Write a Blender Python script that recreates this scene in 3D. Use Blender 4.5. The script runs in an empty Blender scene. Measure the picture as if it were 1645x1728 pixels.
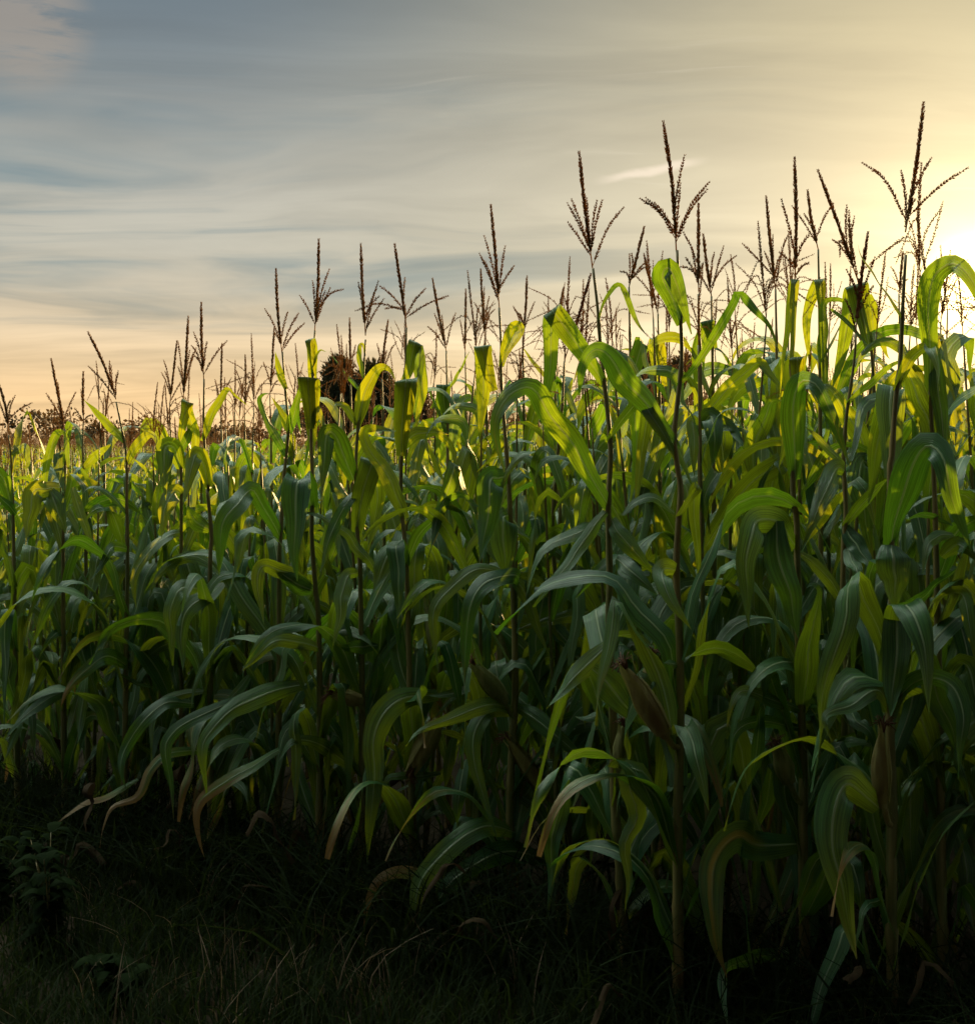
import bpy, math, random
import numpy as np
from math import radians, sin, cos, pi, sqrt, exp

S = bpy.context.scene
COL = S.collection
# ------------------------------------------------------------------ camera
F = 2086.0            # focal length in pixels of the 1645 x 1728 photograph
EYE = 1.55            # eye height, metres
HZ = 745.0            # image row of the true horizon
cam = bpy.data.cameras.new('camera'); cob = bpy.data.objects.new('camera', cam); COL.objects.link(cob)
cob.location = (0, 0, EYE); cob.rotation_euler = (radians(90), 0, 0)
cam.sensor_fit = 'AUTO'; cam.sensor_width = 36; cam.lens = F/1728*36
cam.shift_y = -(864-HZ)/1728
cam.clip_end = 2000; cam.clip_start = 0.05
S.camera = cob
S.render.resolution_x = 974; S.render.resolution_y = 1024
S.view_settings.view_transform = 'Standard'; S.view_settings.look = 'None'
S.view_settings.exposure = 1.75; S.view_settings.gamma = 1.0
try:
    S.cycles.max_bounces = 8; S.cycles.transparent_max_bounces = 8; S.cycles.volume_bounces = 0
    S.cycles.transmission_bounces = 6; S.cycles.diffuse_bounces = 4; S.cycles.glossy_bounces = 2
    S.cycles.use_denoising = True
    S.cycles.sample_clamp_indirect = 3; S.cycles.sample_clamp_direct = 1.2
except Exception: pass

# ------------------------------------------------------------------ sun and sky
SUN_AZ = radians(21.6); SUN_EL = radians(6.9)
SD = (sin(SUN_AZ)*cos(SUN_EL), cos(SUN_AZ)*cos(SUN_EL), sin(SUN_EL))
sl = bpy.data.lights.new('sun', 'SUN'); so = bpy.data.objects.new('sun', sl); COL.objects.link(so)
sl.energy = 5.0; sl.angle = radians(0.6); sl.color = (1.0, 0.66, 0.26)
so.rotation_euler = (radians(90)-SUN_EL, 0, pi-SUN_AZ)

class NT:
    """small helper that writes shader nodes"""
    def __init__(s, tree):
        s.t = tree; s.n = tree.nodes; s.l = tree.links; s.n.clear()
    def node(s, kind, **kw):
        n = s.n.new(kind)
        for k, v in kw.items(): setattr(n, k, v)
        return n
    def put(s, sock, v):
        if hasattr(v, 'is_output'): s.l.new(v, sock)
        elif v is not None:
            try: sock.default_value = v
            except Exception: sock.default_value = tuple(v)+(1.0,)
    def math(s, op, a, b=None, c=None, clamp=False):
        n = s.node('ShaderNodeMath', operation=op, use_clamp=clamp)
        s.put(n.inputs[0], a); s.put(n.inputs[1], b); s.put(n.inputs[2], c)
        return n.outputs[0]
    def vmath(s, op, a, b=None):
        n = s.node('ShaderNodeVectorMath', operation=op)
        s.put(n.inputs[0], a); s.put(n.inputs[1], b)
        return n.outputs['Value'] if op in ('DOT_PRODUCT', 'LENGTH') else n.outputs[0]
    def rng(s, v, a, b, c=0.0, d=1.0, smooth=True):
        n = s.node('ShaderNodeMapRange', interpolation_type='SMOOTHSTEP' if smooth else 'LINEAR')
        s.put(n.inputs[0], v); s.put(n.inputs[1], a); s.put(n.inputs[2], b); s.put(n.inputs[3], c); s.put(n.inputs[4], d)
        return n.outputs[0]
    def mix(s, f, a, b, mode='MIX'):
        n = s.node('ShaderNodeMix', data_type='RGBA', blend_type=mode)
        s.put(n.inputs[0], f); s.put(n.inputs[6], a); s.put(n.inputs[7], b)
        return n.outputs[2]
    def noise(s, vec, scale, detail=4, rough=0.5, dist=0.0):
        n = s.node('ShaderNodeTexNoise')
        s.put(n.inputs['Vector'], vec); n.inputs['Scale'].default_value = scale
        n.inputs['Detail'].default_value = detail; n.inputs['Roughness'].default_value = rough
        n.inputs['Distortion'].default_value = dist
        return n.outputs[0]
    def mapping(s, vec, loc=(0,0,0), rot=(0,0,0), sc=(1,1,1)):
        n = s.node('ShaderNodeMapping'); s.put(n.inputs[0], vec)
        n.inputs[1].default_value = loc; n.inputs[2].default_value = rot; n.inputs[3].default_value = sc
        return n.outputs[0]

W = bpy.data.worlds.new('World'); S.world = W; W.use_nodes = True
n = NT(W.node_tree)
out = n.node('ShaderNodeOutputWorld')
sky = n.node('ShaderNodeTexSky', sky_type='NISHITA', sun_disc=False, sun_elevation=SUN_EL, sun_rotation=SUN_AZ,
             air_density=1.0, dust_density=.6, ozone_density=1.5)
bg1 = n.node('ShaderNodeBackground'); n.put(bg1.inputs[0], sky.outputs[0]); bg1.inputs[1].default_value = 0.05
tc = n.node('ShaderNodeTexCoord'); D = n.vmath('NORMALIZE', tc.outputs['Generated'])
sep = n.node('ShaderNodeSeparateXYZ'); n.put(sep.inputs[0], D)
x, y, z = sep.outputs
cs = n.vmath('DOT_PRODUCT', D, SD)
ang = n.math('ARCCOSINE', n.math('MINIMUM', cs, 0.99999))
c = n.rng(ang, radians(38), radians(1), 0, 1, True)              # nearness to the sun
e = n.rng(z, 0.0, 0.33, 0, 1, True)                              # height above the horizon
lo = n.mix(c, (0.310,0.205,0.106), (0.285,0.226,0.136))
hi = n.mix(c, (0.050,0.061,0.068), (0.172,0.139,0.068))
mid = n.mix(c, (0.160,0.146,0.118), (0.216,0.186,0.122))
e1 = n.rng(z, 0.01, 0.16); e2 = n.rng(z, 0.14, 0.34)
veil = n.mix(e2, n.mix(e1, lo, mid), hi)
# thin streaky cloud, laid out on a flat layer high above the field
zz = n.math('ADD', n.math('MAXIMUM', z, 0.0), 0.10)
cv = n.node('ShaderNodeCombineXYZ'); n.put(cv.inputs[0], n.math('DIVIDE', x, zz)); n.put(cv.inputs[1], n.math('DIVIDE', y, zz))
wob = n.node('ShaderNodeTexNoise'); n.put(wob.inputs['Vector'], cv.outputs[0]); wob.inputs['Scale'].default_value = .5; wob.inputs['Detail'].default_value = 3
wv = n.vmath('SUBTRACT', wob.outputs[1], (.5, .5, .5)); wv2 = n.node('ShaderNodeVectorMath', operation='SCALE'); n.put(wv2.inputs[0], wv); wv2.inputs[3].default_value = 1.1
warp = n.vmath('ADD', cv.outputs[0], wv2.outputs[0])
P = n.mapping(warp, rot=(0, 0, radians(-12)), sc=(0.42, 1.25, 1))
n1 = n.noise(P, 1.3, 7, .55, .6)
n2 = n.noise(n.mapping(warp, loc=(4.2,1.1,0), rot=(0,0,radians(-7)), sc=(.24,.85,1)), 1.0, 6, .55, .8)
bright = n.math('MULTIPLY', n.rng(n1, .30, .70, .86, 1.14), n.rng(n2, .3, .7, .86, 1.12))
gap = n.math('MULTIPLY', n.rng(n2, .50, .36), n.math('SUBTRACT', 1.0, c))
gap = n.math('MULTIPLY', gap, n.math('MULTIPLY', n.rng(z, .06, .14, 0, .85), n.rng(z, .31, .22)))
veil = n.mix(gap, veil, (0.033,0.064,0.080))
br = n.node('ShaderNodeVectorMath', operation='SCALE'); n.put(br.inputs[0], veil); n.put(br.inputs[3], bright)
# wisps: a few brighter threads
n3 = n.noise(n.mapping(warp, loc=(1.7,3.3,0), rot=(0,0,radians(20)), sc=(.55,3.2,1)), 1.2, 8, .6, 1.2)
wisp = n.math('MULTIPLY', n.rng(n3, .60, .78, 0, .35), n.rng(z, .02, .12))
col = n.mix(wisp, br.outputs[0], n.mix(c, (0.156,0.139,0.116), (0.288,0.255,0.189)))
# one short bright thread of cloud right of the middle
uu = n.math('DIVIDE', x, n.math('MAXIMUM', y, .05)); ww = n.math('DIVIDE', z, n.math('MAXIMUM', y, .05))
du = n.math('SUBTRACT', uu, .132); dw = n.math('SUBTRACT', n.math('SUBTRACT', ww, .219), n.math('MULTIPLY', du, .19))
dw = n.math('ADD', dw, n.math('MULTIPLY', n.math('SUBTRACT', n.noise(n.mapping(D, sc=(30, 30, 60)), 1.0, 4), .5), .008))
th_ = n.math('MULTIPLY', n.rng(n.math('ABSOLUTE', dw), .0052, .0005), n.rng(n.math('ABSOLUTE', du), .052, .015))
col = n.mix(n.math('MULTIPLY', th_, .42), col, (.38,.31,.25))
# aureole round the sun
pc = n.math('MAXIMUM', cs, 0.0)
g = n.math('ADD', n.math('MULTIPLY', n.math('POWER', pc, 160.0), .17), n.math('MULTIPLY', n.math('POWER', pc, 700.0), .40))
g = n.math('ADD', g, n.math('MULTIPLY', n.math('POWER', pc, 6000.0), 9.0))
gl = n.node('ShaderNodeVectorMath', operation='SCALE'); gl.inputs[0].default_value = (1.0, .72, .27); n.put(gl.inputs[3], g)
col = n.mix(1.0, col, gl.outputs[0], 'ADD')
# the sky overhead and behind the viewer: blue grey dusk
back = n.rng(y, .55, -.3, 0, 1)
over = n.math('MAXIMUM', back, n.rng(z, .36, .70))
# a small warm cloud bank high on the left
cd = n.vmath('DOT_PRODUCT', D, tuple(np.array([-.375, 1, .337])/np.linalg.norm([-.375, 1, .337])))
cn = n.noise(n.mapping(D, loc=(3.1, 0, 1.7), sc=(7, 7, 40)), 1.6, 6, .6, .5)
cl = n.math('MULTIPLY', n.rng(cd, cos(radians(3.2)), cos(radians(1.0))), n.rng(cn, .36, .56))
col = n.mix(n.math('MULTIPLY', cl, .6), col, (.125,.100,.076))
# overhead: dim blue-grey, plus an added out-of-view bright patch lighting the leaf tops
od = n.vmath('DOT_PRODUCT', D, tuple(np.array([-.38, .50, .90])/np.linalg.norm([-.38, .50, .90])))
col = n.mix(over, col, n.mix(n.rng(od, cos(radians(38)), cos(radians(8))), (.165,.215,.19), (1.85,2.1,1.75)))
bg2 = n.node('ShaderNodeBackground'); n.put(bg2.inputs[0], col); bg2.inputs[1].default_value = 1.0
add = n.node('ShaderNodeMixShader'); n.put(add.inputs[0], n.rng(over, 0, 1, .88, .95)); n.l.new(bg1.outputs[0], add.inputs[1]); n.l.new(bg2.outputs[0], add.inputs[2])   # the thin veil of cloud hides part of the clear sky
n.l.new(add.outputs[0], out.inputs[0])
try: W.cycles.sampling_method = 'MANUAL'; W.cycles.sample_map_resolution = 1024
except Exception: pass

# ------------------------------------------------------------------ materials
def material(name):
    m = bpy.data.materials.new(name); m.use_nodes = True
    return m, NT(m.node_tree)

def leaf_material(name, far=False):
    m, n = material(name)
    out = n.node('ShaderNodeOutputMaterial')
    uv = n.node('ShaderNodeUVMap'); uvs = n.node('ShaderNodeSeparateXYZ'); n.put(uvs.inputs[0], uv.outputs[0])
    u, v = uvs.outputs[0], uvs.outputs[1]
    tc = n.node('ShaderNodeTexCoord')
    info = n.node('ShaderNodeObjectInfo')
    big = n.noise(tc.outputs['Object'], .9 if far else 5.0, 3)
    rnd = n.math('ADD', n.math('MULTIPLY', info.outputs['Random'], .55), n.math('MULTIPLY', big, .6))
    col = n.mix(n.rng(rnd, .15, .95), (.012,.072,.031), (.034,.120,.033))
    tra = n.mix(n.rng(rnd, .15, .95), (.12,.28,.008), (.42,.44,.008))
    if not far:
        # fine parallel veins and blotches running along the blade
        vv = n.node('ShaderNodeCombineXYZ'); n.put(vv.inputs[0], n.math('MULTIPLY', u, 24.0)); n.put(vv.inputs[1], n.math('MULTIPLY', v, 2.2))
        n.put(vv.inputs[2], n.math('MULTIPLY', info.outputs['Random'], 40.0))
        vein = n.noise(vv.outputs[0], 1.0, 3, .6)
        fv = n.rng(vein, .36, .64, .64, 1.28)
        a = n.node('ShaderNodeVectorMath', operation='SCALE'); n.put(a.inputs[0], col); n.put(a.inputs[3], fv); col = a.outputs[0]
        a = n.node('ShaderNodeVectorMath', operation='SCALE'); n.put(a.inputs[0], tra); n.put(a.inputs[3], n.rng(vein, .36, .64, .62, 1.2)); tra = a.outputs[0]
        mid = n.math('ABSOLUTE', n.math('SUBTRACT', u, .5))
        rib = n.math('MULTIPLY', n.rng(mid, .055, .022), n.rng(v, .97, .6))
        col = n.mix(rib, col, (.27,.34,.19)); tra = n.mix(n.math('MULTIPLY', rib, .7), tra, (.20,.24,.06))
        # withered parts: from the tip back along one edge
        at = n.node('ShaderNodeAttribute', attribute_type='OBJECT', attribute_name='dry')
        q = n.noise(n.mapping(vv.outputs[0], sc=(.16, 1.4, 1)), 1.0, 4, .6)
        dr = n.math('ADD', n.math('MULTIPLY', v, .75), n.math('MULTIPLY', q, .85))
        thr = n.math('SUBTRACT', 1.46, n.math('MULTIPLY', at.outputs['Fac'], .8))
        dry = n.rng(n.math('SUBTRACT', dr, thr), -.04, .10)
        st = n.node('ShaderNodeAttribute', attribute_type='OBJECT', attribute_name='streak')
        off = n.math('ABSOLUTE', n.math('SUBTRACT', n.math('ADD', u, n.math('MULTIPLY', n.math('SUBTRACT', q, .5), .35)), .42))
        sk = n.math('MULTIPLY', n.math('MULTIPLY', n.rng(off, .16, .03), n.rng(v, .15, .45)), st.outputs['Fac'])
        col = n.mix(sk, col, (.34,.24,.03)); tra = n.mix(sk, tra, (.40,.26,.03))
        dcol = n.mix(q, (.13,.060,.020), (.27,.17,.055))
        ring = n.rng(n.math('SUBTRACT', dr, thr), -.22, .02)
        col = n.mix(n.math('MULTIPLY', ring, .6), col, (.17,.15,.02)); tra = n.mix(n.math('MULTIPLY', ring, .6), tra, (.36,.28,.02))
        col = n.mix(dry, col, dcol); tra = n.mix(dry, tra, (.30,.15,.04))
    p = n.node('ShaderNodeBsdfPrincipled'); n.put(p.inputs['Base Color'], col)
    p.inputs['Roughness'].default_value = .62 if far else .40; p.inputs['Specular IOR Level'].default_value = .2 if far else .68
    if not far:
        b = n.node('ShaderNodeBump'); b.inputs['Strength'].default_value = .6; b.inputs['Distance'].default_value = .004
        n.put(b.inputs['Height'], n.math('ADD', vein, n.math('MULTIPLY', rib, -1.2))); n.l.new(b.outputs[0], p.inputs['Normal'])
    t = n.node('ShaderNodeBsdfTranslucent'); n.put(t.inputs[0], tra)
    mx = n.node('ShaderNodeMixShader'); mx.inputs[0].default_value = .33
    n.l.new(p.outputs[0], mx.inputs[1]); n.l.new(t.outputs[0], mx.inputs[2]); n.l.new(mx.outputs[0], out.inputs[0])
    return m

def simple(name, a, b, scale=20, rough=.7, trans=None, sc=(1,1,1), bump=0.0, spec=.3):
    m, n = material(name)
    out = n.node('ShaderNodeOutputMaterial'); tc = n.node('ShaderNodeTexCoord'); info = n.node('ShaderNodeObjectInfo')
    q = n.noise(n.mapping(tc.outputs['Object'], sc=sc), scale, 5, .6)
    f = n.math('ADD', n.rng(q, .3, .7, 0, .75), n.math('MULTIPLY', info.outputs['Random'], .25))
    col = n.mix(f, a, b)
    p = n.node('ShaderNodeBsdfPrincipled'); n.put(p.inputs['Base Color'], col); p.inputs['Roughness'].default_value = rough
    p.inputs['Specular IOR Level'].default_value = spec
    if bump:
        bb = n.node('ShaderNodeBump'); bb.inputs['Strength'].default_value = bump; bb.inputs['Distance'].default_value = .02
        n.put(bb.inputs['Height'], q); n.l.new(bb.outputs[0], p.inputs['Normal'])
    if trans:
        t = n.node('ShaderNodeBsdfTranslucent'); t.inputs[0].default_value = tuple(trans)+(1,)
        mx = n.node('ShaderNodeMixShader'); mx.inputs[0].default_value = .35
        n.l.new(p.outputs[0], mx.inputs[1]); n.l.new(t.outputs[0], mx.inputs[2]); n.l.new(mx.outputs[0], out.inputs[0])
    else: n.l.new(p.outputs[0], out.inputs[0])
    return m

LEAF = leaf_material('corn_leaf'); LEAF_FAR = leaf_material('corn_leaf_far', True)
def stalk_material():
    m, n = material('corn_stalk')
    out = n.node('ShaderNodeOutputMaterial'); tc = n.node('ShaderNodeTexCoord')
    uv = n.node('ShaderNodeUVMap'); s_ = n.node('ShaderNodeSeparateXYZ'); n.put(s_.inputs[0], uv.outputs[0])
    q = n.noise(n.mapping(tc.outputs['Object'], sc=(60,60,4)), 1.0, 4, .6)
    green = n.mix(n.rng(q,.3,.7), (.075,.090,.020), (.19,.155,.050))
    red = n.mix(n.rng(q,.3,.7), (.13,.072,.032), (.26,.165,.062))
    f = n.math('ADD', n.math('MAXIMUM', n.rng(s_.outputs[1], .45, .80, 0, .5), n.rng(s_.outputs[1], .22, .02, 0, .9)), n.math('MULTIPLY', n.math('SUBTRACT', q, .5), .9), clamp=True)
    col = n.mix(f, green, red)
    p = n.node('ShaderNodeBsdfPrincipled'); n.put(p.inputs['Base Color'], col); p.inputs['Roughness'].default_value = .5
    n.l.new(p.outputs[0], out.inputs[0])
    return m
STALK = stalk_material()
TASSEL = simple('corn_tassel', (.095,.052,.022), (.25,.15,.058), 90, .8, (.52,.29,.07))
TASSEL_RED = simple('corn_tassel_reddish', (.080,.028,.016), (.17,.075,.034), 90, .8, (.40,.17,.05))
HUSK = simple('corn_husk', (.12,.15,.045), (.38,.36,.15), 9, .6, (.22,.24,.05), sc=(7,7,.5), bump=.3)
HUSK_RED = simple('corn_husk_reddish', (.20,.125,.055), (.38,.35,.13), 9, .6, (.24,.22,.05), sc=(7,7,.5), bump=.3)
SILK = simple('corn_silk', (.050,.018,.010), (.14,.058,.025), 60, .7)
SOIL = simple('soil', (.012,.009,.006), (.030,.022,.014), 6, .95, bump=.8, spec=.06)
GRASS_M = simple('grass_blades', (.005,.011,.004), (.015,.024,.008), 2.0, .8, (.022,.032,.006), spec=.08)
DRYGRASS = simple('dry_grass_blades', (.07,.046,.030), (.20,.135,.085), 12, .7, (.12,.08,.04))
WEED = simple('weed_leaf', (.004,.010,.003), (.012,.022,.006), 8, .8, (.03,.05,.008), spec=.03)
BARK = simple('bark', (.035,.024,.016), (.08,.055,.038), 14, .9)
LITTER = simple('dead_leaf', (.018,.012,.007), (.060,.038,.020), 12, .8, (.03,.018,.008), spec=.1)
TREE_A = simple('tree_foliage', (.012,.015,.006), (.032,.030,.011), 1.4, .8, (.035,.025,.006))
TREE_B = simple('hedge_foliage', (.022,.016,.008), (.055,.034,.015), .5, .8, (.07,.038,.010))

# ------------------------------------------------------------------ helpers
def obj(name, verts, faces, mat, parent=None, uvs=None, smooth=True, loc=None):
    me = bpy.data.meshes.new(name); me.from_pydata([tuple(map(float, v)) for v in verts], [], faces)
    if uvs is not None:
        lay = me.uv_layers.new(name='UVMap'); vi = np.empty(len(me.loops), np.int32); me.loops.foreach_get('vertex_index', vi)
        lay.data.foreach_set('uv', np.asarray(uvs, np.float32)[vi].ravel())
    if smooth: me.polygons.foreach_set('use_smooth', [True]*len(me.polygons))
    for mm in (mat if isinstance(mat, (list, tuple)) else [mat]): me.materials.append(mm)
    o = bpy.data.objects.new(name, me); COL.objects.link(o)
    if parent is not None: o.parent = parent
    if loc is not None: o.location = loc
    return o
def tag(o, label=None, cat=None, group=None, kind=None):
    if label: o['label'] = label
    if cat: o['category'] = cat
    if group: o['group'] = group
    if kind: o['kind'] = kind
    return o
def empty(name, loc, label, cat, group=None):
    o = bpy.data.objects.new(name, None); COL.objects.link(o); o.location = loc
    o.empty_display_size = .05
    return tag(o, label, cat, group)
def nrm(v):
    v = np.asarray(v, float); l = np.linalg.norm(v)
    return v/l if l > 1e-9 else v
def spline(pts, nseg):
    """Catmull-Rom through pts, resampled at nseg+1 points evenly along its length"""
    p = np.asarray(pts, float)
    if len(p) == 2: fine = np.linspace(p[0], p[1], 24)
    else:
        q = np.vstack([2*p[0]-p[1], p, 2*p[-1]-p[-2]]); fine = []
        for i in range(1, len(q)-2):
            a, b, c_, d = q[i-1:i+3]
            for t in np.linspace(0, 1, 12, endpoint=(i == len(q)-3)):
                fine.append(.5*((2*b)+(c_-a)*t+(2*a-5*b+4*c_-d)*t*t+(3*b-a-3*c_+d)*t**3))
        fine = np.array(fine)
    s = np.r_[0, np.cumsum(np.linalg.norm(np.diff(fine, axis=0), axis=1))]
    tt = np.linspace(0, s[-1], nseg+1)
    return np.stack([np.interp(tt, s, fine[:, k]) for k in range(3)], 1), s[-1]
def rotate(v, axis, a):
    return v*cos(a)+np.cross(axis, v)*sin(a)+axis*np.dot(axis, v)*(1-cos(a))

def leaf_geo(pts, width, side0, twist, rng, nseg=16, ncol=6, pk=.34, base=.5, fold=.16, ripple=1.0, wob=None, face=False):
    """corn blade along pts; side0: sideways direction at its base; twist: degrees at base, middle, tip"""
    C, L = spline(pts, nseg)
    T = np.gradient(C, axis=0); T /= np.maximum(np.linalg.norm(T, axis=1)[:, None], 1e-9)
    s = nrm(side0-T[0]*np.dot(side0, T[0]))
    tw = np.interp(np.linspace(0, 1, nseg+1), np.linspace(0, 1, len(twist)), np.radians(twist))
    # small irregular bends of the whole blade
    for q in range(2):
        o = rng.normal(0, 1, 3); f_ = rng.uniform(1.2, 3.2); p0 = rng.uniform(0, 6.28)
        C = C+np.outer(np.sin(np.linspace(0, 1, nseg+1)*pi)*np.sin(np.linspace(0, 1, nseg+1)*f_*2*pi+p0), o)*L*.010*(ripple if wob is None else wob)
    T = np.gradient(C, axis=0); T /= np.maximum(np.linalg.norm(T, axis=1)[:, None], 1e-9)
    tw = tw+np.radians(rng.uniform(6, 20))*(ripple if wob is None else wob)*np.sin(np.linspace(0, 1, nseg+1)*rng.uniform(2, 4)*pi+rng.uniform(0, 6))*np.linspace(.2, 1, nseg+1)
    ph = rng.uniform(0, 6.28, 4); k1 = rng.uniform(7, 13)*L/.7; k2 = rng.uniform(14, 24)*L/.7
    V, UV = [], []
    for i in range(nseg+1):
        if i: s = nrm(s-T[i]*np.dot(s, T[i]))
        if face:                                   # blade keeps its broad side the way the plant grew it, towards the open field edge
            cv_ = np.cross(T[i], VIEW); lc = np.linalg.norm(cv_)
            if lc > .2:
                cv_ = cv_/lc; cv_ = cv_ if np.dot(cv_, s) >= 0 else -cv_
                s = nrm(s*.35+cv_*.65); s = nrm(s-T[i]*np.dot(s, T[i]))
        v = i/nseg
        sd = rotate(s, T[i], tw[i]); nn = np.cross(sd, T[i])
        w = base+(1-base)*sin(min(v/pk, 1)*pi/2)**1.2 if v < pk else max(1-((v-pk)/(1-pk))**1.45, 0)
        w = max(w*width*.5*(1+.05*sin(k2*v*.6+ph[3])+.03*sin(k2*v*1.7+ph[1])), .0006)
        fd = fold*(1.5-1.1*v)
        for j in range(ncol+1):
            u = -1+2*j/ncol; a = abs(u)
            h = fd*w*(a**1.25)
            h += ripple*width*a*a*(.13*sin(k1*v+ph[0]+(1.2 if u > 0 else -1.2)+ph[1]*.3)+.055*sin(k2*v+ph[2]*(1 if u > 0 else -1)))*min(1, v*4)*(1-.4*v)
            V.append(C[i]+sd*u*w+nn*h); UV.append((j/ncol, v))
    Fc = []
    r = ncol+1
    for i in range(nseg):
        for j in range(ncol):
            a = i*r+j; Fc.append((a, a+1, a+r+1, a+r))
    return V, Fc, UV
def tube_geo(C, rad, ns=8, V=None, Fc=None, UV=None):
    C = np.asarray(C, float); m = len(C)
    V = [] if V is None else V; Fc = [] if Fc is None else Fc; UV = [] if UV is None else UV
    T = np.gradient(C, axis=0); s = nrm(np.cross(T[0], (.13, .99, .05))); b0 = len(V)
    for i in range(m):
        t = nrm(T[i]); s = nrm(s-t*np.dot(s, t)); q = np.cross(t, s)
        for j in range(ns):
            a = 2*pi*j/ns; V.append(C[i]+(s*cos(a)+q*sin(a))*rad[i]); UV.append((j/ns, i/(m-1)))
    for i in range(m-1):
        for j in range(ns):
            a = b0+i*ns+j; b = b0+i*ns+(j+1) % ns; Fc.append((a, b, b+ns, a+ns))
    Fc.append(tuple(b0+(m-1)*ns+j for j in range(ns)))
    return V, Fc, UV
def stalk_geo(pts, r0=.0125, r1=.0035, ns=8, nseg=64, nodes=13):
    C, L = spline(pts, nseg)
    rad = []
    for i in range(nseg+1):
        v = i/nseg; r = r0*(1-v)**.8*.75+r0*.25*(1-v)+r1*v
        f = (v*nodes) % 1.0                              # a swollen joint and a sheath that wraps the cane above it
        r *= 1+.30*exp(-((f-.0)/.07)**2)+.30*exp(-((f-1)/.05)**2)+.10*f
        rad.append(r)
    return tube_geo(C, rad, ns)
def spikelets(C, L, rng, gap, slen, srad, ring, spread, V, Fc, axis_r=.0013, start=.0):
    """a rachis carrying small pointed spikelets"""
    nseg = len(C)-1
    T = np.gradient(C, axis=0)
    tube_geo(C, [axis_r*(1-.5*i/nseg) for i in range(nseg+1)], 5, V, Fc)
    k = 0; pos = start*L
    while pos < L:
        v = pos/L; x = v*nseg; i = min(int(x), nseg-1); p = C[i]+(C[i+1]-C[i])*(x-i); t = nrm(T[i])
        s = nrm(np.cross(t, (.3, .9, .2))); q = np.cross(t, s)
        tap = .55+.45*min(1, (1-v)*5)
        for m in range(ring):
            a = 2*pi*m/ring+k*1.1+rng.uniform(-.4, .4); o = s*cos(a)+q*sin(a)
            sp = spread*rng.uniform(.55, 1.45); d = nrm(t*cos(sp)+o*sin(sp)); l = slen*rng.uniform(.75, 1.2)*tap; r = srad*rng.uniform(.8, 1.2)*tap
            b = p+o*axis_r*.6; e1 = nrm(np.cross(d, t+o*.3)); e2 = np.cross(d, e1); n0 = len(V)
            V.append(b); mm = b+d*l*.42
            V.extend([mm+e1*r, mm+e2*r, mm-e1*r, mm-e2*r]); V.append(b+d*l)
            for j in range(4):
                Fc.append((n0, n0+1+(j+1) % 4, n0+1+j)); Fc.append((n0+5, n0+1+j, n0+1+(j+1) % 4))
        pos += gap*rng.uniform(.8, 1.2); k += 1
    return V, Fc

# pixel of the photograph + distance -> the point in the field where that thing stands
def at(px, py, d): return np.array([(px-822.5)/F*d, d, EYE-(py-HZ)/F*d])
TILES = dict(A=(0,700,3.917), B=(400,700,3.917), C=(800,700,3.917), D=(1225,700,3.917), E=(800,430,3.917), F=(1225,430,3.917),
             G=(800,1050,3.917), H=(1225,1050,3.917), I=(400,430,3.917), J=(0,530,3.917), K=(0,950,2.742), M=(550,950,2.742),
             N=(0,1300,2.35), O=(600,1300,1.574), X=(0,0,1.0))
def parse(spec):
    res, cur, sc0 = [], None, None
    for tok in spec.split():
        if tok.isalpha():
            cur = TILES[tok]; sc0 = sc0 or cur[2]; continue
        v = [float(q) for q in tok.split(',')]
        res.append((cur[0]+v[0]/cur[2], cur[1]+v[1]/cur[2], v[2] if len(v) > 2 else None))
    return res, sc0
VIEW = np.array([0, 1.0, 0])

# ------------------------------------------------------------------ generic corn plant
def blade_path(h, az, length, th0, drop, s0, rng, kink=None):
    p = np.array([0, 0, h]); pts = [p.copy()]; m = 12
    daz = rng.uniform(-.5, .5)
    for i in range(m):
        t = (i+.5)/m
        k = min(max((t-s0)/(1-s0), 0), 1); k = k*k*(3-2*k)
        th = th0-(th0+drop)*k
        if kink and t > kink: th = min(th, -drop*min(1, .55+(t-kink)*4))
        a = az+daz*t
        p = p+np.array([cos(th)*cos(a), cos(th)*sin(a), sin(th)])*length/m
        pts.append(p.copy())
    return pts
def auto_leaf(h, frac, az, rng, size=1.0, nseg=16, ncol=6, ripple=1.0):
    """one blade: frac 0 at the ground, 1 at the flag leaf"""
    L = (.46+.44*sin(pi*min(max(.12+frac*.78, 0), 1)))*rng.uniform(.85, 1.12)*size
    if frac > .74: L *= .74
    th0 = radians(rng.uniform(52, 76)+8*frac); drop = radians(rng.uniform(45, 85)-18*max(frac-.75, 0)*4)
    s0 = rng.uniform(.10, .35); kink = rng.uniform(.28, .55) if rng.random() < .62 else None
    if kink: drop = radians(rng.uniform(66, 88))
    pts = blade_path(h, az, L, th0, drop, s0, rng, kink)
    side = np.array([-sin(az), cos(az), 0])
    w = (.050+.033*sin(pi*min(frac+.08, 1)))*rng.uniform(.85, 1.2)*size
    tw = (rng.uniform(-15, 15), rng.uniform(-60, 60), rng.uniform(-80, 80), rng.uniform(-160, 160))
    return leaf_geo(pts, w, side, tw, rng, nseg, ncol, pk=rng.uniform(.28, .42), base=.55, fold=rng.uniform(.10, .24), ripple=ripple*1.3, wob=.8)
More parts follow.
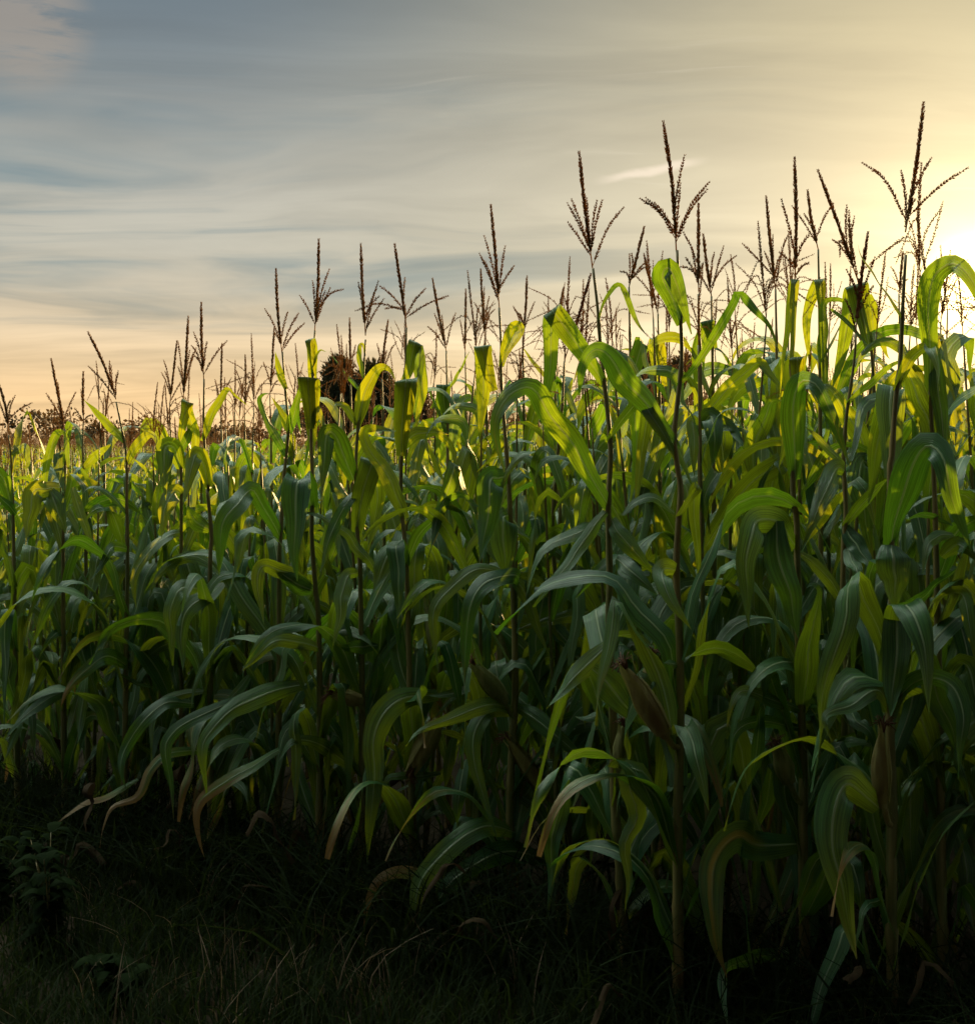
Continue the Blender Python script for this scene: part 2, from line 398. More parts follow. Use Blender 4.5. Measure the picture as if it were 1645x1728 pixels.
def auto_tassel(base, rng, size=1.0, gap=.0055, nb=None, ring=3):
    """list of (name, V, F): the central spike, then each side branch"""
    res = []
    lean = np.array([rng.uniform(-.12, .12), rng.uniform(-.12, .12), 1]); L = .30*size*rng.uniform(.85, 1.12)
    b = np.asarray(base, float)
    C, l = spline([b, b+lean*L*.5, b+lean*L+np.array([rng.uniform(-.02, .02), 0, 0])], 16)
    res.append(spikelets(C, l, rng, gap, .0115*size, .0021*size, ring, .42, [], [], .0017, .12))
    for i in range(nb if nb is not None else rng.integers(3, 10)):
        a = rng.uniform(0, 6.28); o = np.array([cos(a), sin(a), 0]); st = b+lean*L*rng.uniform(.02, .30); l2 = L*rng.uniform(.42, .70)
        th = rng.uniform(.30, .75); bend = rng.uniform(-.25, .75) if rng.random() < .7 else rng.uniform(.8, 1.5)
        C, l = spline([st, st+l2*.5*(np.array([0, 0, 1])*cos(th*.8)+o*sin(th*.8)), st+l2*(np.array([0, 0, 1])*cos(th+bend)+o*sin(th+bend))], 10)
        res.append(spikelets(C, l, rng, gap*1.25, .0095*size, .0017*size, max(2, ring-1), .40, [], [], .0011, .14))
    return res
def ear_geo(base, tip, w, rng):
    """husked cob from base to pointed tip, with overlapping husk leaves as ridges"""
    base = np.asarray(base); tip = np.asarray(tip); ax = tip-base; L = np.linalg.norm(ax); t = ax/L
    bend = np.cross(t, (0, 1, 0)) * L*.05*rng.uniform(-1, 1)
    s = nrm(np.cross(t, (.2, .9, .1))); q = np.cross(t, s); V, Fc, UV = [], [], []
    m, ns = 22, 30; ph = rng.uniform(0, 6.28); nh = 5
    for i in range(m+1):
        v = i/m; r = w*.5*(.42+.58*sin(min(v/.36, 1)*pi/2))*(1 if v < .45 else max(1-((v-.45)/.55)**1.7, .03))
        for j in range(ns):
            a = 2*pi*j/ns; f = ((a+ph+v*.5)*nh/(2*pi)) % 1.0
            rr = r*(.93+.13*f+.02*sin(a*17+v*3))
            V.append(base+t*L*v+bend*sin(v*pi)+(s*cos(a)+q*sin(a))*rr); UV.append((j/ns, v))
    for i in range(m):
        for j in range(ns):
            a = i*ns+j; b = i*ns+(j+1) % ns; Fc.append((a, b, b+ns, a+ns))
    Fc.append(tuple(m*ns+j for j in range(ns)))
    # two loose husk tongues that stand off the cob
    for k in range(3):
        a = ph+k*2.1; o = s*cos(a)+q*sin(a); n0 = len(V)
        lv, lf, lu = leaf_geo([base+o*w*.44+t*L*.08, base+o*w*.56+t*L*.45, base+o*w*.36+t*L*.85, base+o*w*(.3+.3*rng.random())+t*L*rng.uniform(1.0, 1.16)],
                              w*.8, np.cross(t, o), (0, 0, rng.uniform(-40, 40)), rng, 10, 4, .3, .7, -.3, .4)
        V += lv; UV += lu; Fc += [tuple(n0+i for i in f) for f in lf]
    return V, Fc, UV
def silk_geo(tip, t, rng, l=.05):
    V, Fc = [], []
    s = nrm(np.cross(t, (.2, .9, .1))); q = np.cross(t, s)
    for k in range(34):
        a = rng.uniform(0, 6.28); o = s*cos(a)+q*sin(a); b = tip-t*.02+o*.003
        C, _ = spline([b, b+t*l*.5+o*l*.18*rng.random(), b+t*l*rng.uniform(.6, 1)+o*l*rng.uniform(.1, .7)-np.array([0, 0, l*.5*rng.random()])], 6)
        tube_geo(C, [.0011]*7, 4, V, Fc)
    return V, Fc

exec_rows = []
# ------------------------------------------------------------------ the front plants, one by one
# spec: stalk from the tassel down; tassel (tip, base, branch tips) and leaves (path from the stalk to the tip, width, options)
PL = []
def plant(key, d, label, stalk, tassel=None, leaves=(), ears=(), auto=(), red=False, thick=1.0): PL.append(dict(locals()))
FOLD = 'fold'

plant('p32', 3.15, 'tallest corn plant near the sun, its golden tassel rising highest with two wide arms',
  'F 1185,0 1165,350 1150,700 1130,850 1115,1000 1090,1371 D 1080,350 1085,700 1090,1000 1095,1290 H 1080,650 1090,1000 1095,1250 X 1503,1500',
  ((1558,171), (1527,392), [(1464,267), (1622,289), (1553,330), (1537,345)]),
  [('F 1165,420 1100,310 1000,170 890,0 X 1447,413', 62, dict(tw=(35,50,20))),
   ('F 1120,900 1190,740 1290,625 1365,640,.1 1395,770,.12 1405,900,.12', 105, dict(tw=(30,35,60))),
   ('D 1090,420,-.01 F 1090,1200,-.05 1100,905,-.1', 225, dict(fold=1, tw=(0,0,0))),
   ('D 1085,880,0 1130,640,.05 1240,330,.10 1330,210,.14 1430,300,.18 1510,600,.20 1620,910,.22', 215, dict(tw=(15,-10,10))),
   ('F 1190,760,-.05 1290,1000,-.1 1380,1250,-.1 1470,1450,-.1', 165, dict(tw=(10,20,20))),
   ('D 1090,860,.02 1105,960,.05 1115,1120,.05 1105,1300,.05', 240, dict(pk=.3, tw=(0,10,20))),
   ('H 1090,600,-.02 D 1150,1310,.06 1230,1292,.12 H 1290,80,.16 1320,300,.18 1340,620,.2', 235, dict(tw=(0,0,10))),
   ('D 1095,1290,.01 H 1130,20,.06 1120,250,.08 1085,620,.1', 215, dict(tw=(0,10,0))),
   ('H 1110,520,0 1240,400,.06 1380,370,.1 1500,430,.15 1560,600,.18 1548,800,.19 1530,1030,.19', 150, dict(tw=(20,10,-10))),
   ('H 1070,580,0 1000,450,.05 830,540,.1 695,590,.14 650,650,.16 695,790,.17', 115, dict(tw=(50,30,0))),
   ('D 1095,1280,0 1240,1240,-.05 1420,1100,-.08 1570,980,-.1', 95, dict(tw=(20,40,50))),
   ('O 1390,100,.05 1310,40,.12 1268,110,.17 1278,260,.19 1330,500,.19', 98, dict(tw=(0,0,20))),
   ('O 1400,340,.0 1350,370,.1 1325,480,.12', 26, dict(tw=(60,60,30))),
   ('O 1420,560,0 1500,300,.1 1560,170,.12 1640,85,.15', 30, dict(tw=(50,70,70)))],
  [('H 1035,1230,.05', 'H 1035,680,.06', 118, 1)], (.14,.24,.3,.36), thick=1.15)

plant('edge', 3.25, 'corn plant at the right edge whose long glowing leaf arches across the sun',
  'F 1335,640 1345,900 1360,1200 X 1578,900 1584,1200 1588,1500', None,
  [('F 1345,900,0 1345,600,.02 1338,300,.05 1370,140,.09 1500,72,.14 1620,160,.18 1700,330,.2 1760,560,.22', 145, dict(tw=(0,0,-15,-25,-10), pk=.45)),
   ('F 1380,650,0 1400,900,.02 1430,1150,.03 1470,1400,.04', 115, dict(tw=(10,0,20))),
   ('D 1500,790,0 1400,800,.05 1330,870,.1 1295,1050,.12', 90, dict(tw=(40,10,0))),
   ('D 1205,690,.05 1300,660,.03 1400,690,.0 1495,730,0', 62, dict(tw=(50,45,40))),
   ('D 1370,1330,.0 1430,1210,.04 1560,1195,.1 H 1620,100,.14 1640,260,.14', 120, dict(tw=(50,30,0))),
   ('D 1420,940,0 1540,860,.05 1660,960,.1', 120, {}),
   ('X 1586,1180 1620,1120,.1 1650,1180,.15 1665,1290,.18', 40, {})],
  (), (.15,.22,.3,.38,.5,.6), thick=1.1)

plant('p31', 3.5, 'corn plant with a short reddish tassel lit orange, just left of the tallest one',
  'F 855,520 850,650 825,850 795,1050 775,1300 D 775,330 790,640 775,850 770,1150 H 775,50 800,380 785,540 X 1424,1350 1427,1500',
  ((1464,391), (1443,560), [(1446,470), (1478,480), (1432,500)]),
  [('F 795,985 940,865 1090,730 1195,690', 68, dict(tw=(40,30,20))),
   ('D 780,740 900,590 1050,440 1140,395', 100, dict(tw=(40,30,60))),
   ('D 780,740 850,850 920,950 970,1040', 135, dict(tw=(10,20,0))),
   ('D 785,370,0 740,352,.06 690,430,.12 600,640,.18 500,870,.2', 150, dict(tw=(0,0,10))),
   ('D 790,1260 690,1100 600,1000 480,910 340,795', 100, dict(tw=(30,20,30))),
   ('D 780,330 680,230 580,130 525,85', 78, dict(tw=(30,20,20))),
   ('D 790,860 830,960,.05 860,1040,.1 830,1200,.12', 110, dict(tw=(20,0,0))),
   ('H 800,300 900,200,.02 1040,50,.0', 110, dict(tw=(30,0,0), fold=0)),
   ('H 790,420 720,420,.06 680,380,.08 610,370,.1', 90, dict(tw=(40,50,40))),
   ('H 800,520 850,640,.1 950,730,.15 990,870,.16', 120, dict(tw=(20,0,0)))],
  [('H 815,230,.03', 'H 925,-30,.05', 118, 0)], (.12,.18,.25,.32), red=True)

plant('p30', 3.8, 'corn plant with a leaning tassel, one side arm hanging down, above a dark squared leaf',
  'R 1065,880'.replace('R 1065,880', 'X 1450,481 1458,520') + ' F 955,600 975,900 985,1200 D 985,0 985,430 990,800 X 1478,1000 1480,1300',
  ((1379,286), (1448,478), [(1405,404), (1435,368), (1446,362), (1411,436,1)]),
  [('F 950,640,0 900,400,.03 870,225,.06', 155, dict(fold=1, tw=(10,0,0))),
   ('F 960,620,0 1000,540,-.04 1060,660,-.06 1080,690,-.06', 70, dict(tw=(20,20,20))),
   ('D 985,420,0 900,180,.03 810,30,.06 F 690,890,.1 640,910,.14 600,1050,.14', 130, dict(tw=(0,0,40))),
   ('D 985,400,0 900,300,.05 880,480,.08 930,750,.1 975,1020,.1', 140, dict(tw=(20,0,0))),
   ('F 690,360 800,450 900,560 945,610', 40, dict(tw=(50,50,50)))],
  (), (.2,.3,.4,.5,.6,.68))

plant('p28', 3.4, 'corn plant with a forked tassel rising straight out of its wrapped pale flag leaf',
  'F 450,220 440,560 425,720 435,850 D 440,500 465,700 470,1080 H 475,70 490,400 500,700 510,1000 505,1371 X 1355,1500',
  ((1340,265), (1341,481), [(1319,424), (1369,441), (1330,440), (1358,400)]),
  [('F 430,700,.01 442,480,.012 458,205,.012', 62, dict(fold=1, tw=(0,0,0))),
   ('F 470,880,0 470,700,.03', 145, dict(fold=1, tw=(0,0,0))),
   ('D 455,430,0 F 448,1250,.03 450,1000,.06 490,850,.1 580,850,.13 650,960,.14 720,1130,.15 810,1380,.15', 165, dict(tw=(0,-20,10))),
   ('D 460,870,0 330,700,.1 190,715,.17 145,900,.21 135,1150,.23 150,1420,.24', 200, dict(tw=(20,0,0))),
   ('D 330,700,.1 340,900,.12 420,1200,.14 480,1500,.14', 210, dict(tw=(10,0,30))),
   ('H 505,570,0 525,400,.06 565,50,.1 D 620,1175,.13 565,1120,.16 525,1150,.18', 170, dict(tw=(0,10,30))),
   ('H 490,575,0 310,515,.08 120,455,.16 30,560,.2 0,730,.21', 105, dict(tw=(55,25,0))),
   ('O 1170,195,0 1070,200,.1 1012,175,.16 962,230,.2 945,330,.22 955,450,.23 985,550,.23', 92, dict(tw=(40,0,15), dry=.5, streak=1.0, lab='green leaf with a wide yellow streak along its middle')),
   ('O 1150,480,0 1020,510,.15 975,555,.22 988,690,.3', 46, dict(tw=(30,0,0))),
   ('H 510,610 590,560,.05 680,590,.08', 80, dict(tw=(60,60,60))),
   ('H 490,700,0 200,655,.1 60,740,.14 20,950,.15 0,1200,.15', 90, dict(tw=(30,0,0)))],
  [('H 420,1080,.04', 'H 335,800,.05', 130, 0)], (.12,.2,.26,.32), thick=1.1)

plant('p22', 3.3, 'tall corn plant right of the middle with a many-armed tassel high against the pale sky',
  'E 1340,-30 1350,150 1365,450 1370,700 1345,950 1320,1200 C 1340,330 1365,500 1350,700 1335,1020 G 1350,0 1360,300 1360,700 X 1143,1400',
  ((1119,206), (1140,428), [(1080,334), (1091,332), (1106,336), (1151,305), (1194,310), (1188,325)]),
  [('E 1370,460,0 1310,290,.03 1245,140,.06 1290,95,.1 1375,310,.12 1435,525,.13', 150, dict(tw=(10,0,30), pk=.35)),
   ('E 1345,870,0 1500,690,.02 F 40,330,.05 85,258,.07 200,380,.1 290,480,.11 350,650,.11', 85, dict(tw=(30,40,10))),
   ('E 1340,1290,0 1150,1010,.06 1000,830,.1 850,640,.14 770,640,.17 715,760,.18 690,930,.18', 160, dict(tw=(10,-15,20), pk=.5)),
   ('C 1340,680 1400,600 1470,500', 80, dict(tw=(20,20,20), fold=1)),
   ('C 1325,650,0 1180,545,.05 1070,575,.08 985,660,.1 930,610,.12', 75, dict(tw=(50,45,40))),
   ('C 1335,1030,0 1265,1015,.1 1240,1080,.16 1310,1240,.2 1435,1420,.22', 150, dict(tw=(0,10,10))),
   ('G 1350,760,0 1385,700,.08 1430,760,.13 1480,950,.17 1550,1250,.2', 150, dict(tw=(10,0,0))),
   ('C 1340,300,0 1250,120,.03 1150,-20,.06', 95, dict(tw=(20,20,20), fold=1)),
   ('G 1345,280,0 1290,270,.05 1255,270,.08', 60, dict(tw=(50,50,50)))],
  [('G 1270,760,.05', 'G 985,275,.08', 165, 1), ('G 1130,520,-.1', 'G 1190,200,-.1', 110, 1)], (.12,.2,.27,.33), thick=1.1)

plant('p20', 3.5, 'corn plant at mid field whose huge leaf arches left in front, slim dark tassel above',
  'E 785,90 815,350 830,550 860,850 895,1180 C 900,300 885,620 895,1050 890,1371 G 905,400 920,700 925,1150 940,1371 X 1048,1500',
  ((977,256), (999,452), [(966,330), (957,378), (1055,345), (988,338), (1006,340)]),
  [('E 825,440 850,350 900,240 950,200 1000,250 1040,370 1090,470 1145,540', 58, dict(tw=(60,50,20))),
   ('E 860,850,0 740,670,.05 530,395,.12', 150, dict(fold=1, tw=(0,-10,0))),
   ('E 880,1240,0 960,1110,.04 1070,975,.08', 95, dict(fold=1, tw=(30,20,0))),
   ('C 895,610,0 780,420,.05 640,190,.11 500,10,.15 E 420,905,.18 330,890,.22 200,980,.25 130,1150,.27 C 200,380,.27', 165, dict(tw=(10,-20,-5,10), pk=.4)),
   ('C 870,640,.01 780,750,.04 640,960,.06 500,1130,.07 390,1270,.07', 105, dict(tw=(10,20,50))),
   ('C 905,690,0 950,780,.03 1040,880,.05 1190,1060,.05', 130, dict(tw=(20,0,0))),
   ('C 935,950,0 1010,1010,.06 1100,1090,.09 1210,1190,.1', 135, dict(tw=(20,0,0))),
   ('G 880,150,.01 780,250,.05 640,390,.09 480,570,.1', 140, dict(tw=(10,10,40))),
   ('G 900,110,0 980,85,.06 1080,90,.1 1190,170,.12', 82, dict(tw=(50,30,20))),
   ('G 780,310,.1 880,400,.12 980,530,.13 1140,690,.13', 205, dict(tw=(20,0,0))),
   ('G 930,970,0 990,985,.08 1100,1130,.15 1250,1300,.2', 190, dict(tw=(10,0,0))),
   ('G 910,800,0 830,620,-.03 740,640,-.05 660,620,-.06', 95, dict(tw=(20,30,40)))],
  [('G 960,985,.04', 'G 990,660,.05', 110, 0)], (.12,.2,.26), thick=1.1)

plant('p25', 3.9, 'corn plant with a dense upright tassel and a narrow leaf bending up to the right',
  'E 1480,260 1487,520 1495,800 1490,1150 C 1490,100 1490,450 1510,800 1515,1200 G 1540,500 1540,700 X 1195,1400',
  ((1178,342), (1179,488), [(1148,447), (1160,430), (1190,440), (1168,420)]),
  [('E 1490,1150,0 1560,1020,.03 F 100,800,.08 205,712,.1 300,800,.12 400,925,.12', 112, dict(tw=(20,20,20))),
   ('C 1490,110,0 1445,38,.05 1450,200,.09 1455,420,.1', 88, dict(tw=(0,0,10))),
   ('C 1500,90,0 1560,10,.05 1590,150,.1 1570,350,.1', 140, dict(tw=(0,0,10))),
   ('C 1495,940,0 1570,800,.04 D 70,570,.08 200,430,.12 345,330,.14', 165, dict(fold=1, tw=(30,10,0))),
   ('C 1500,570,0 1580,420,.04 1600,400,.1 1520,560,.14 1560,790,.14', 105, dict(tw=(10,10,10))),
   ('C 1515,1190,0 1535,1212,.08 G 1545,20,.12 1530,200,.14 1490,460,.15', 180, dict(tw=(0,0,10))),
   ('G 1540,560,0 1460,430,.05 1390,470,.06', 75, dict(tw=(50,40,40)))],
  (), (.15,.22,.3,.38,.44))

plant('p16', 4.0, 'corn plant left of middle with a tall thin tassel above a folded squared leaf',
  'E 165,350 178,600 182,880 C 225,400 238,660 G 265,0 270,200 270,500 240,1050 X 860,1440',
  ((828,345), (843,523), [(811,432), (852,416), (869,445), (835,470)]),
  [('E 180,740,0 215,600,.03 265,480,.06 300,490,.08 240,610,.1 182,735,.1', 85, dict(tw=(20,30,30))),
   ('E 130,900,0 100,800,.02 60,630,.05', 128, dict(fold=1, tw=(0,0,0))),
   ('C 225,400,0 165,418,.05 112,445,.1 95,620,.13 38,980,.15', 185, dict(tw=(0,0,10))),
   ('C 230,660,0 195,690,.05 195,850,.06 215,1080,.06', 200, dict(tw=(0,0,0), pk=.5)),
   ('M 895,90,0 870,58,.08 740,85,.16 665,200,.2 648,400,.22 640,590,.22', 95, dict(tw=(55,10,0))),
   ('M 860,60,0 700,30,.08 560,130,.15 500,230,.18 503,380,.19 522,510,.19', 72, dict(tw=(30,10,10))),
   ('M 890,60,0 960,75,.06 1030,110,.08 1145,108,.1', 56, dict(tw=(40,50,60))),
   ('M 870,680,0 760,655,.1 600,710,.2 430,780,.25 370,848,.27', 78, dict(tw=(40,20,20))),
   ('M 855,690,0 755,690,.08 690,790,.12 690,930,.15 740,1120,.17 795,1280,.18', 78, dict(tw=(30,0,0))),
   ('G 270,560,0 400,640,.08 600,800,.12 790,975,.15', 130, dict(tw=(20,0,0))),
   ('O 425,165,0 345,148,.12 240,215,.2 165,310,.25 158,420,.26 163,520,.26', 62, dict(tw=(50,15,10))),
   ('O 430,372,0 335,348,.1 270,390,.14 230,450,.15', 42, dict(tw=(40,20,10))),
   ('O 300,330,.1 150,275,.15 75,282,.2 38,335,.22 20,450,.22', 34, dict(tw=(50,20,0), dry=.9, lab='yellowing narrow leaf with a dry brown tip'))],
  [('G 215,530,.04', 'G -15,265,.08', 125, 0)], (.1,.16), thick=1.05)

plant('p18', 4.1, 'corn plant with a thick reddish tassel leaning right and one pale-edged drooping leaf',
  'X 952,610 948,690 938,800 C 515,800 540,1100 540,1371 G 545,200 570,600 560,900 X 958,1400 962,1500',
  ((997,461), (953,605), [(951,500), (930,540), (1000,545)]),
  [('C 510,800,0 440,500,.05 425,310,.1 480,250,.15 555,400,.18 610,620,.2 705,875,.22', 88, dict(tw=(10,-20,30))),
   ('C 620,965,.1 500,880,.08 385,855,.06 290,760,.03 240,685,0', 78, dict(tw=(20,30,30))),
   ('G 470,10,0 560,70,.04 630,150,.07 695,235,.08', 125, dict(tw=(10,10,0))),
   ('G 548,225,0 455,252,.08 425,400,.1 392,595,.1', 148, dict(tw=(0,0,0))),
   ('C 640,1010 760,1080,.05 860,1250,.08 G 250,60,.08', 130, dict(tw=(20,10,0))),
   ('G 570,640 700,620,.05 830,660,.08 910,790,.1', 92, dict(tw=(40,20,10))),
   ('O 540,248,0 450,222,.1 360,225,.18 260,292,.24 210,380,.26 200,545,.26', 58, dict(tw=(50,20,10))),
   ('C 560,1100,0 400,1090,.05 250,1010,.1', 60, dict(tw=(40,40,40)))],
  [('G 520,1180,.08', 'G 212,760,.12', 112, 1)], (.1,.16,.22), red=True)

plant('p12', 4.2, 'corn plant with a wide-branching tassel and a dark upright leaf blocking the light',
  'I 1120,480 1118,600 1110,850 1090,1300 B 1085,300 1085,600 1110,850 1130,1300 X 694,1300',
  ((666,412), (686,552), [(640,482), (602,526), (719,489), (757,501), (650,520)]),
  [('I 1100,850,0 1150,720,.03 1175,600,.06', 106, dict(fold=1, tw=(0,0,0))),
   ('I 1180,660,.03 1205,640,.06 1200,850,.09 1185,1010,.1', 62, dict(tw=(0,0,10))),
   ('I 1085,1330,.02 1092,1100,.06 1112,848,.12', 158, dict(fold=1, tw=(0,0,0))),
   ('I 1092,1290 1160,1200 1260,1175 1400,1190', 92, dict(tw=(20,10,30))),
   ('B 1115,690,0 1060,540,.04 960,350,.08 860,200,.12 845,110,.14 940,88,.16 1045,110,.18', 130, dict(tw=(20,35,20))),
   ('B 1130,970,0 1190,820,.06 1320,660,.1 1400,560,.13 1480,528,.15 1595,608,.16', 100, dict(tw=(40,40,30))),
   ('B 1120,1010,0 1060,868,.08 1060,1000,.12 1072,1200,.14 1060,1410,.15', 130, dict(tw=(0,10,10))),
   ('B 1105,850,0 1000,930,.06 900,1180,.1', 150, dict(tw=(20,0,0))),
   ('M 520,610,0 368,625,.12 270,700,.18 220,830,.2 222,1000,.2 190,1385,.2', 118, dict(tw=(30,0,5))),
   ('M 560,585 610,592,.05 540,612,.1 455,610,.1', 46, dict(tw=(40,40,40))),
   ('M 530,970 430,985 350,985,.08 285,1000,.1 252,1115,.1', 42, dict(tw=(50,20,0)))],
  [('M 520,720,.05', 'M 395,960,.06', 100, 1)], (.1,.16,.22,.3))

plant('p11', 4.3, 'corn plant with a straight tassel, its broad leaf showing a white midrib to the right',
  'I 850,560 830,900 800,1150 B 785,400 800,850 815,1050 X 612,1300',
  ((609,412), (617,560), [(606,477), (639,474), (647,504), (640,500)]),
  [('I 845,830 812,700 808,610 835,590,.04 840,650,.06', 40, dict(tw=(20,30,30))),
   ('I 790,1150 850,900 930,760 1000,755 1065,860', 98, dict(tw=(10,20,30))),
   ('I 790,1120 720,1010 655,985 650,1000', 62, dict(tw=(40,40,20))),
   ('B 772,430,0 710,280,.04 650,145,.08 595,130,.1 580,300,.12 560,530,.12', 150, dict(tw=(0,0,0))),
   ('B 790,780,0 830,520,.04 890,330,.06', 175, dict(fold=1, tw=(0,10,0))),
   ('B 792,500,0 740,570,.05 640,740,.08 540,1070,.1', 92, dict(tw=(20,20,40))),
   ('B 930,1050 820,900 690,760 560,680 440,645 365,665', 82, dict(tw=(30,35,30))),
   ('B 800,1040,0 740,1065,.08 690,1180,.12 M 70,230,.14 30,400,.14', 110, dict(tw=(0,10,0))),
   ('M 240,380 120,390 50,380', 70, dict(tw=(30,0,0)))],
  [('M 170,640,.05', 'M 20,600,.08', 80, 1)], (.12,.2,.28,.34))

plant('p10', 4.3, 'corn plant with a slender tassel over two stacked squared-off leaves and a tiny curl',
  'I 515,500 500,830 490,1180 B 500,450 495,800 520,1150 540,1371 X 540,1250',
  ((538,403), (531,560), [(504,497), (558,455), (578,485), (528,475), (545,500)]),
  [('I 505,800,.0 498,700,.02 488,580,.05', 72, dict(fold=1, tw=(0,0,0))),
   ('I 500,760 540,640 590,640', 22, dict(tw=(50,60,30))),
   ('I 490,1150,.01 482,1000,.04 472,830,.1', 142, dict(fold=1, tw=(0,0,0))),
   ('I 500,1150 540,1020 580,1190', 60, dict(tw=(20,10,0))),
   ('B 497,620,0 445,465,.06 405,450,.1 388,700,.14 372,900,.15 400,1100,.16', 190, dict(tw=(0,0,0))),
   ('B 490,1130,0 350,1050,.05 210,1000,.1 140,1040,.14 150,1200,.15 180,1390,.16', 112, dict(tw=(20,0,0))),
   ('B 500,1160 400,1120,.04 240,1010,.08', 140, dict(tw=(20,0,0))),
   ('K 1420,560,0 1280,585,.1 1170,640,.18 1040,700,.23 955,800,.26 940,900,.28 958,1065,.28', 98, dict(tw=(40,5,5))),
   ('K 1500,400 1400,370 1270,365,.1 1120,500,.12', 70, dict(tw=(30,30,30))),
   ('K 1645,955,-.05 1480,840,.05 1360,825,.12 1285,925,.15', 72, dict(tw=(20,20,10))),
   ('K 1300,860,0 1180,930,.1 1060,1010,.16 940,1085,.2 905,1200,.22 950,1375,.22', 62, dict(tw=(40,20,10), dry=.85, lab='hanging leaf withered orange-brown along one edge'))],
  (), (.12,.2,.28))

plant('p9', 4.45, 'corn plant with a bristly forked tassel and thin upright leaf, left of the dark pines',
  'I 300,640 325,950 340,1170 B 310,430 290,800 280,1000 X 470,1300',
  ((466,453), (477,610), [(450,523), (506,529), (517,547), (460,560)]),
  [('I 325,890 280,760 253,640', 52, dict(tw=(20,30,40))),
   ('I 335,1340 210,1110 148,970 175,922 215,915', 72, dict(tw=(30,40,30))),
   ('I 345,1180 300,1050 230,940', 50, dict(tw=(30,30,30))),
   ('I 350,1180 400,960 440,820', 70, dict(tw=(10,20,20))),
   ('B 300,830,0 200,650,.05 110,495,.1 45,540,.14 A 1580,590,.17 1480,710,.2 1455,900,.21 1448,1060,.21', 130, dict(tw=(20,0,0), pk=.6)),
   ('K 1160,620,0 1040,655,.1 880,725,.18 800,800,.22 778,900,.24 805,1190,.24', 66, dict(tw=(40,10,0))),
   ('K 1020,880,0 900,870,.1 770,890,.2 690,960,.22 640,1075,.24 520,1130,.26 480,1220,.27 465,1315,.27', 48, dict(tw=(30,30,10), dry=.8, lab='thin drooping leaf turning yellow at its tip'))],
  (), (.15,.22,.3))

plant('p6', 4.5, 'corn plant with a tall pointed tassel and bent leaf, right of the left-hand group',
  'J 1350,430 1350,800 1380,1180 A 1370,480 1400,800 1390,1000 X 355,1200',
  ((340,511), (344,640), [(318,581), (353,577), (388,577), (330,600)]),
  [('J 1340,840 1400,680 1490,505 1560,540 1650,615', 66, dict(tw=(30,40,30))),
   ('A 1378,480,0 1335,290,.06 1290,272,.1 1250,420,.12 1212,610,.13', 120, dict(tw=(0,10,0))),
   ('A 1390,760,0 1290,700,.03 1240,600,.06', 120, dict(tw=(20,10,0))),
   ('K 1030,90,0 965,150,.1 885,200,.15 840,300,.18 848,510,.2', 88, dict(tw=(40,5,0))),
   ('K 960,130,0 850,115,.1 795,200,.14 800,475,.16', 82, dict(tw=(30,0,0))),
   ('K 900,650,0 760,650,.08 640,765,.15 575,870,.18 563,970,.2 592,1065,.2', 74, dict(tw=(40,5,0))),
   ('K 960,590 850,605 750,650 705,740 705,915', 48, dict(tw=(40,10,0))),
   ('K 640,1000 500,1080,.1 400,1110,.15 310,1170,.18 248,1222,.18', 34, dict(tw=(30,40,20), dry=.95, lab='narrow leaf dried orange, pointing down to the left'))],
  (), (.12,.2,.3,.4))

plant('p5', 4.7, 'corn plant with a stiff dark tassel above a squared leaf that stands over the skyline',
  'J 1210,600 1190,860 A 1195,200 1200,500 1200,900 X 307,1200',
  ((318,535), (309,685), [(299,575), (322,590), (303,620)]),
  [('J 1190,870 1210,720 1232,600', 86, dict(fold=1, tw=(10,0,0))),
   ('J 1195,920 1250,790 1310,690', 60, dict(tw=(20,20,20))),
   ('A 1195,360,0 1150,222,.06 1095,225,.1 1088,400,.12 1098,570,.13', 125, dict(tw=(0,0,0))),
   ('A 1200,530,0 1155,510,.06 1100,600,.1 1068,815,.12', 128, dict(tw=(0,10,0))),
   ('A 1200,780,0 1130,790,.05 1040,850,.1 920,1000,.14 880,1100,.16 902,1275,.16', 84, dict(tw=(20,20,10)))],
  (), (.12,.2,.28,.36))

plant('p4', 4.7, 'corn plant with a left-leaning tassel and a single sharp leaf slanting up to the left',
  'J 770,580 820,830 840,980 A 840,580 845,900 X 212,1200',
  ((149,560), (196,670), [(156,619), (183,607), (203,626)]),
  [('J 828,845 720,735 630,640 560,570', 62, dict(tw=(30,25,30))),
   ('J 840,990 900,880 970,800 1020,810 1050,905', 72, dict(tw=(20,20,30))),
   ('A 850,890,0 750,872,.1 680,980,.14 603,1090,.15', 76, dict(tw=(40,10,0))),
   ('A 855,670 740,540 650,480 580,485 530,560 485,650', 44, dict(tw=(40,50,50))),
   ('A 480,480,.1 525,620,.12 615,880,.14', 72, dict(tw=(0,10,10))),
   ('K 600,480,0 495,432,.1 400,495,.14 310,590,.17 284,665,.17', 76, dict(tw=(20,20,20), dry=.6)),
   ('K 560,520 640,560 720,580', 40, dict(tw=(50,50,50)))],
  (), (.12,.2,.28,.36,.44,.52,.6))

plant('p3', 5.2, 'slim corn plant with a bare straight tassel, second from the left among the near tassels',
  'X 141,714 141,780 145,900 148,1200', ((141,627), (142,714), [(131,689), (148,700)]),
  [('J 555,1020 650,925 740,860', 66, dict(tw=(20,20,40))), ('A 470,815,0 405,803,.1 370,1000,.13 378,1290,.14', 112, dict(tw=(0,0,0)))],
  (), (.12,.2,.3,.4,.5,.6,.7,.8,.9))

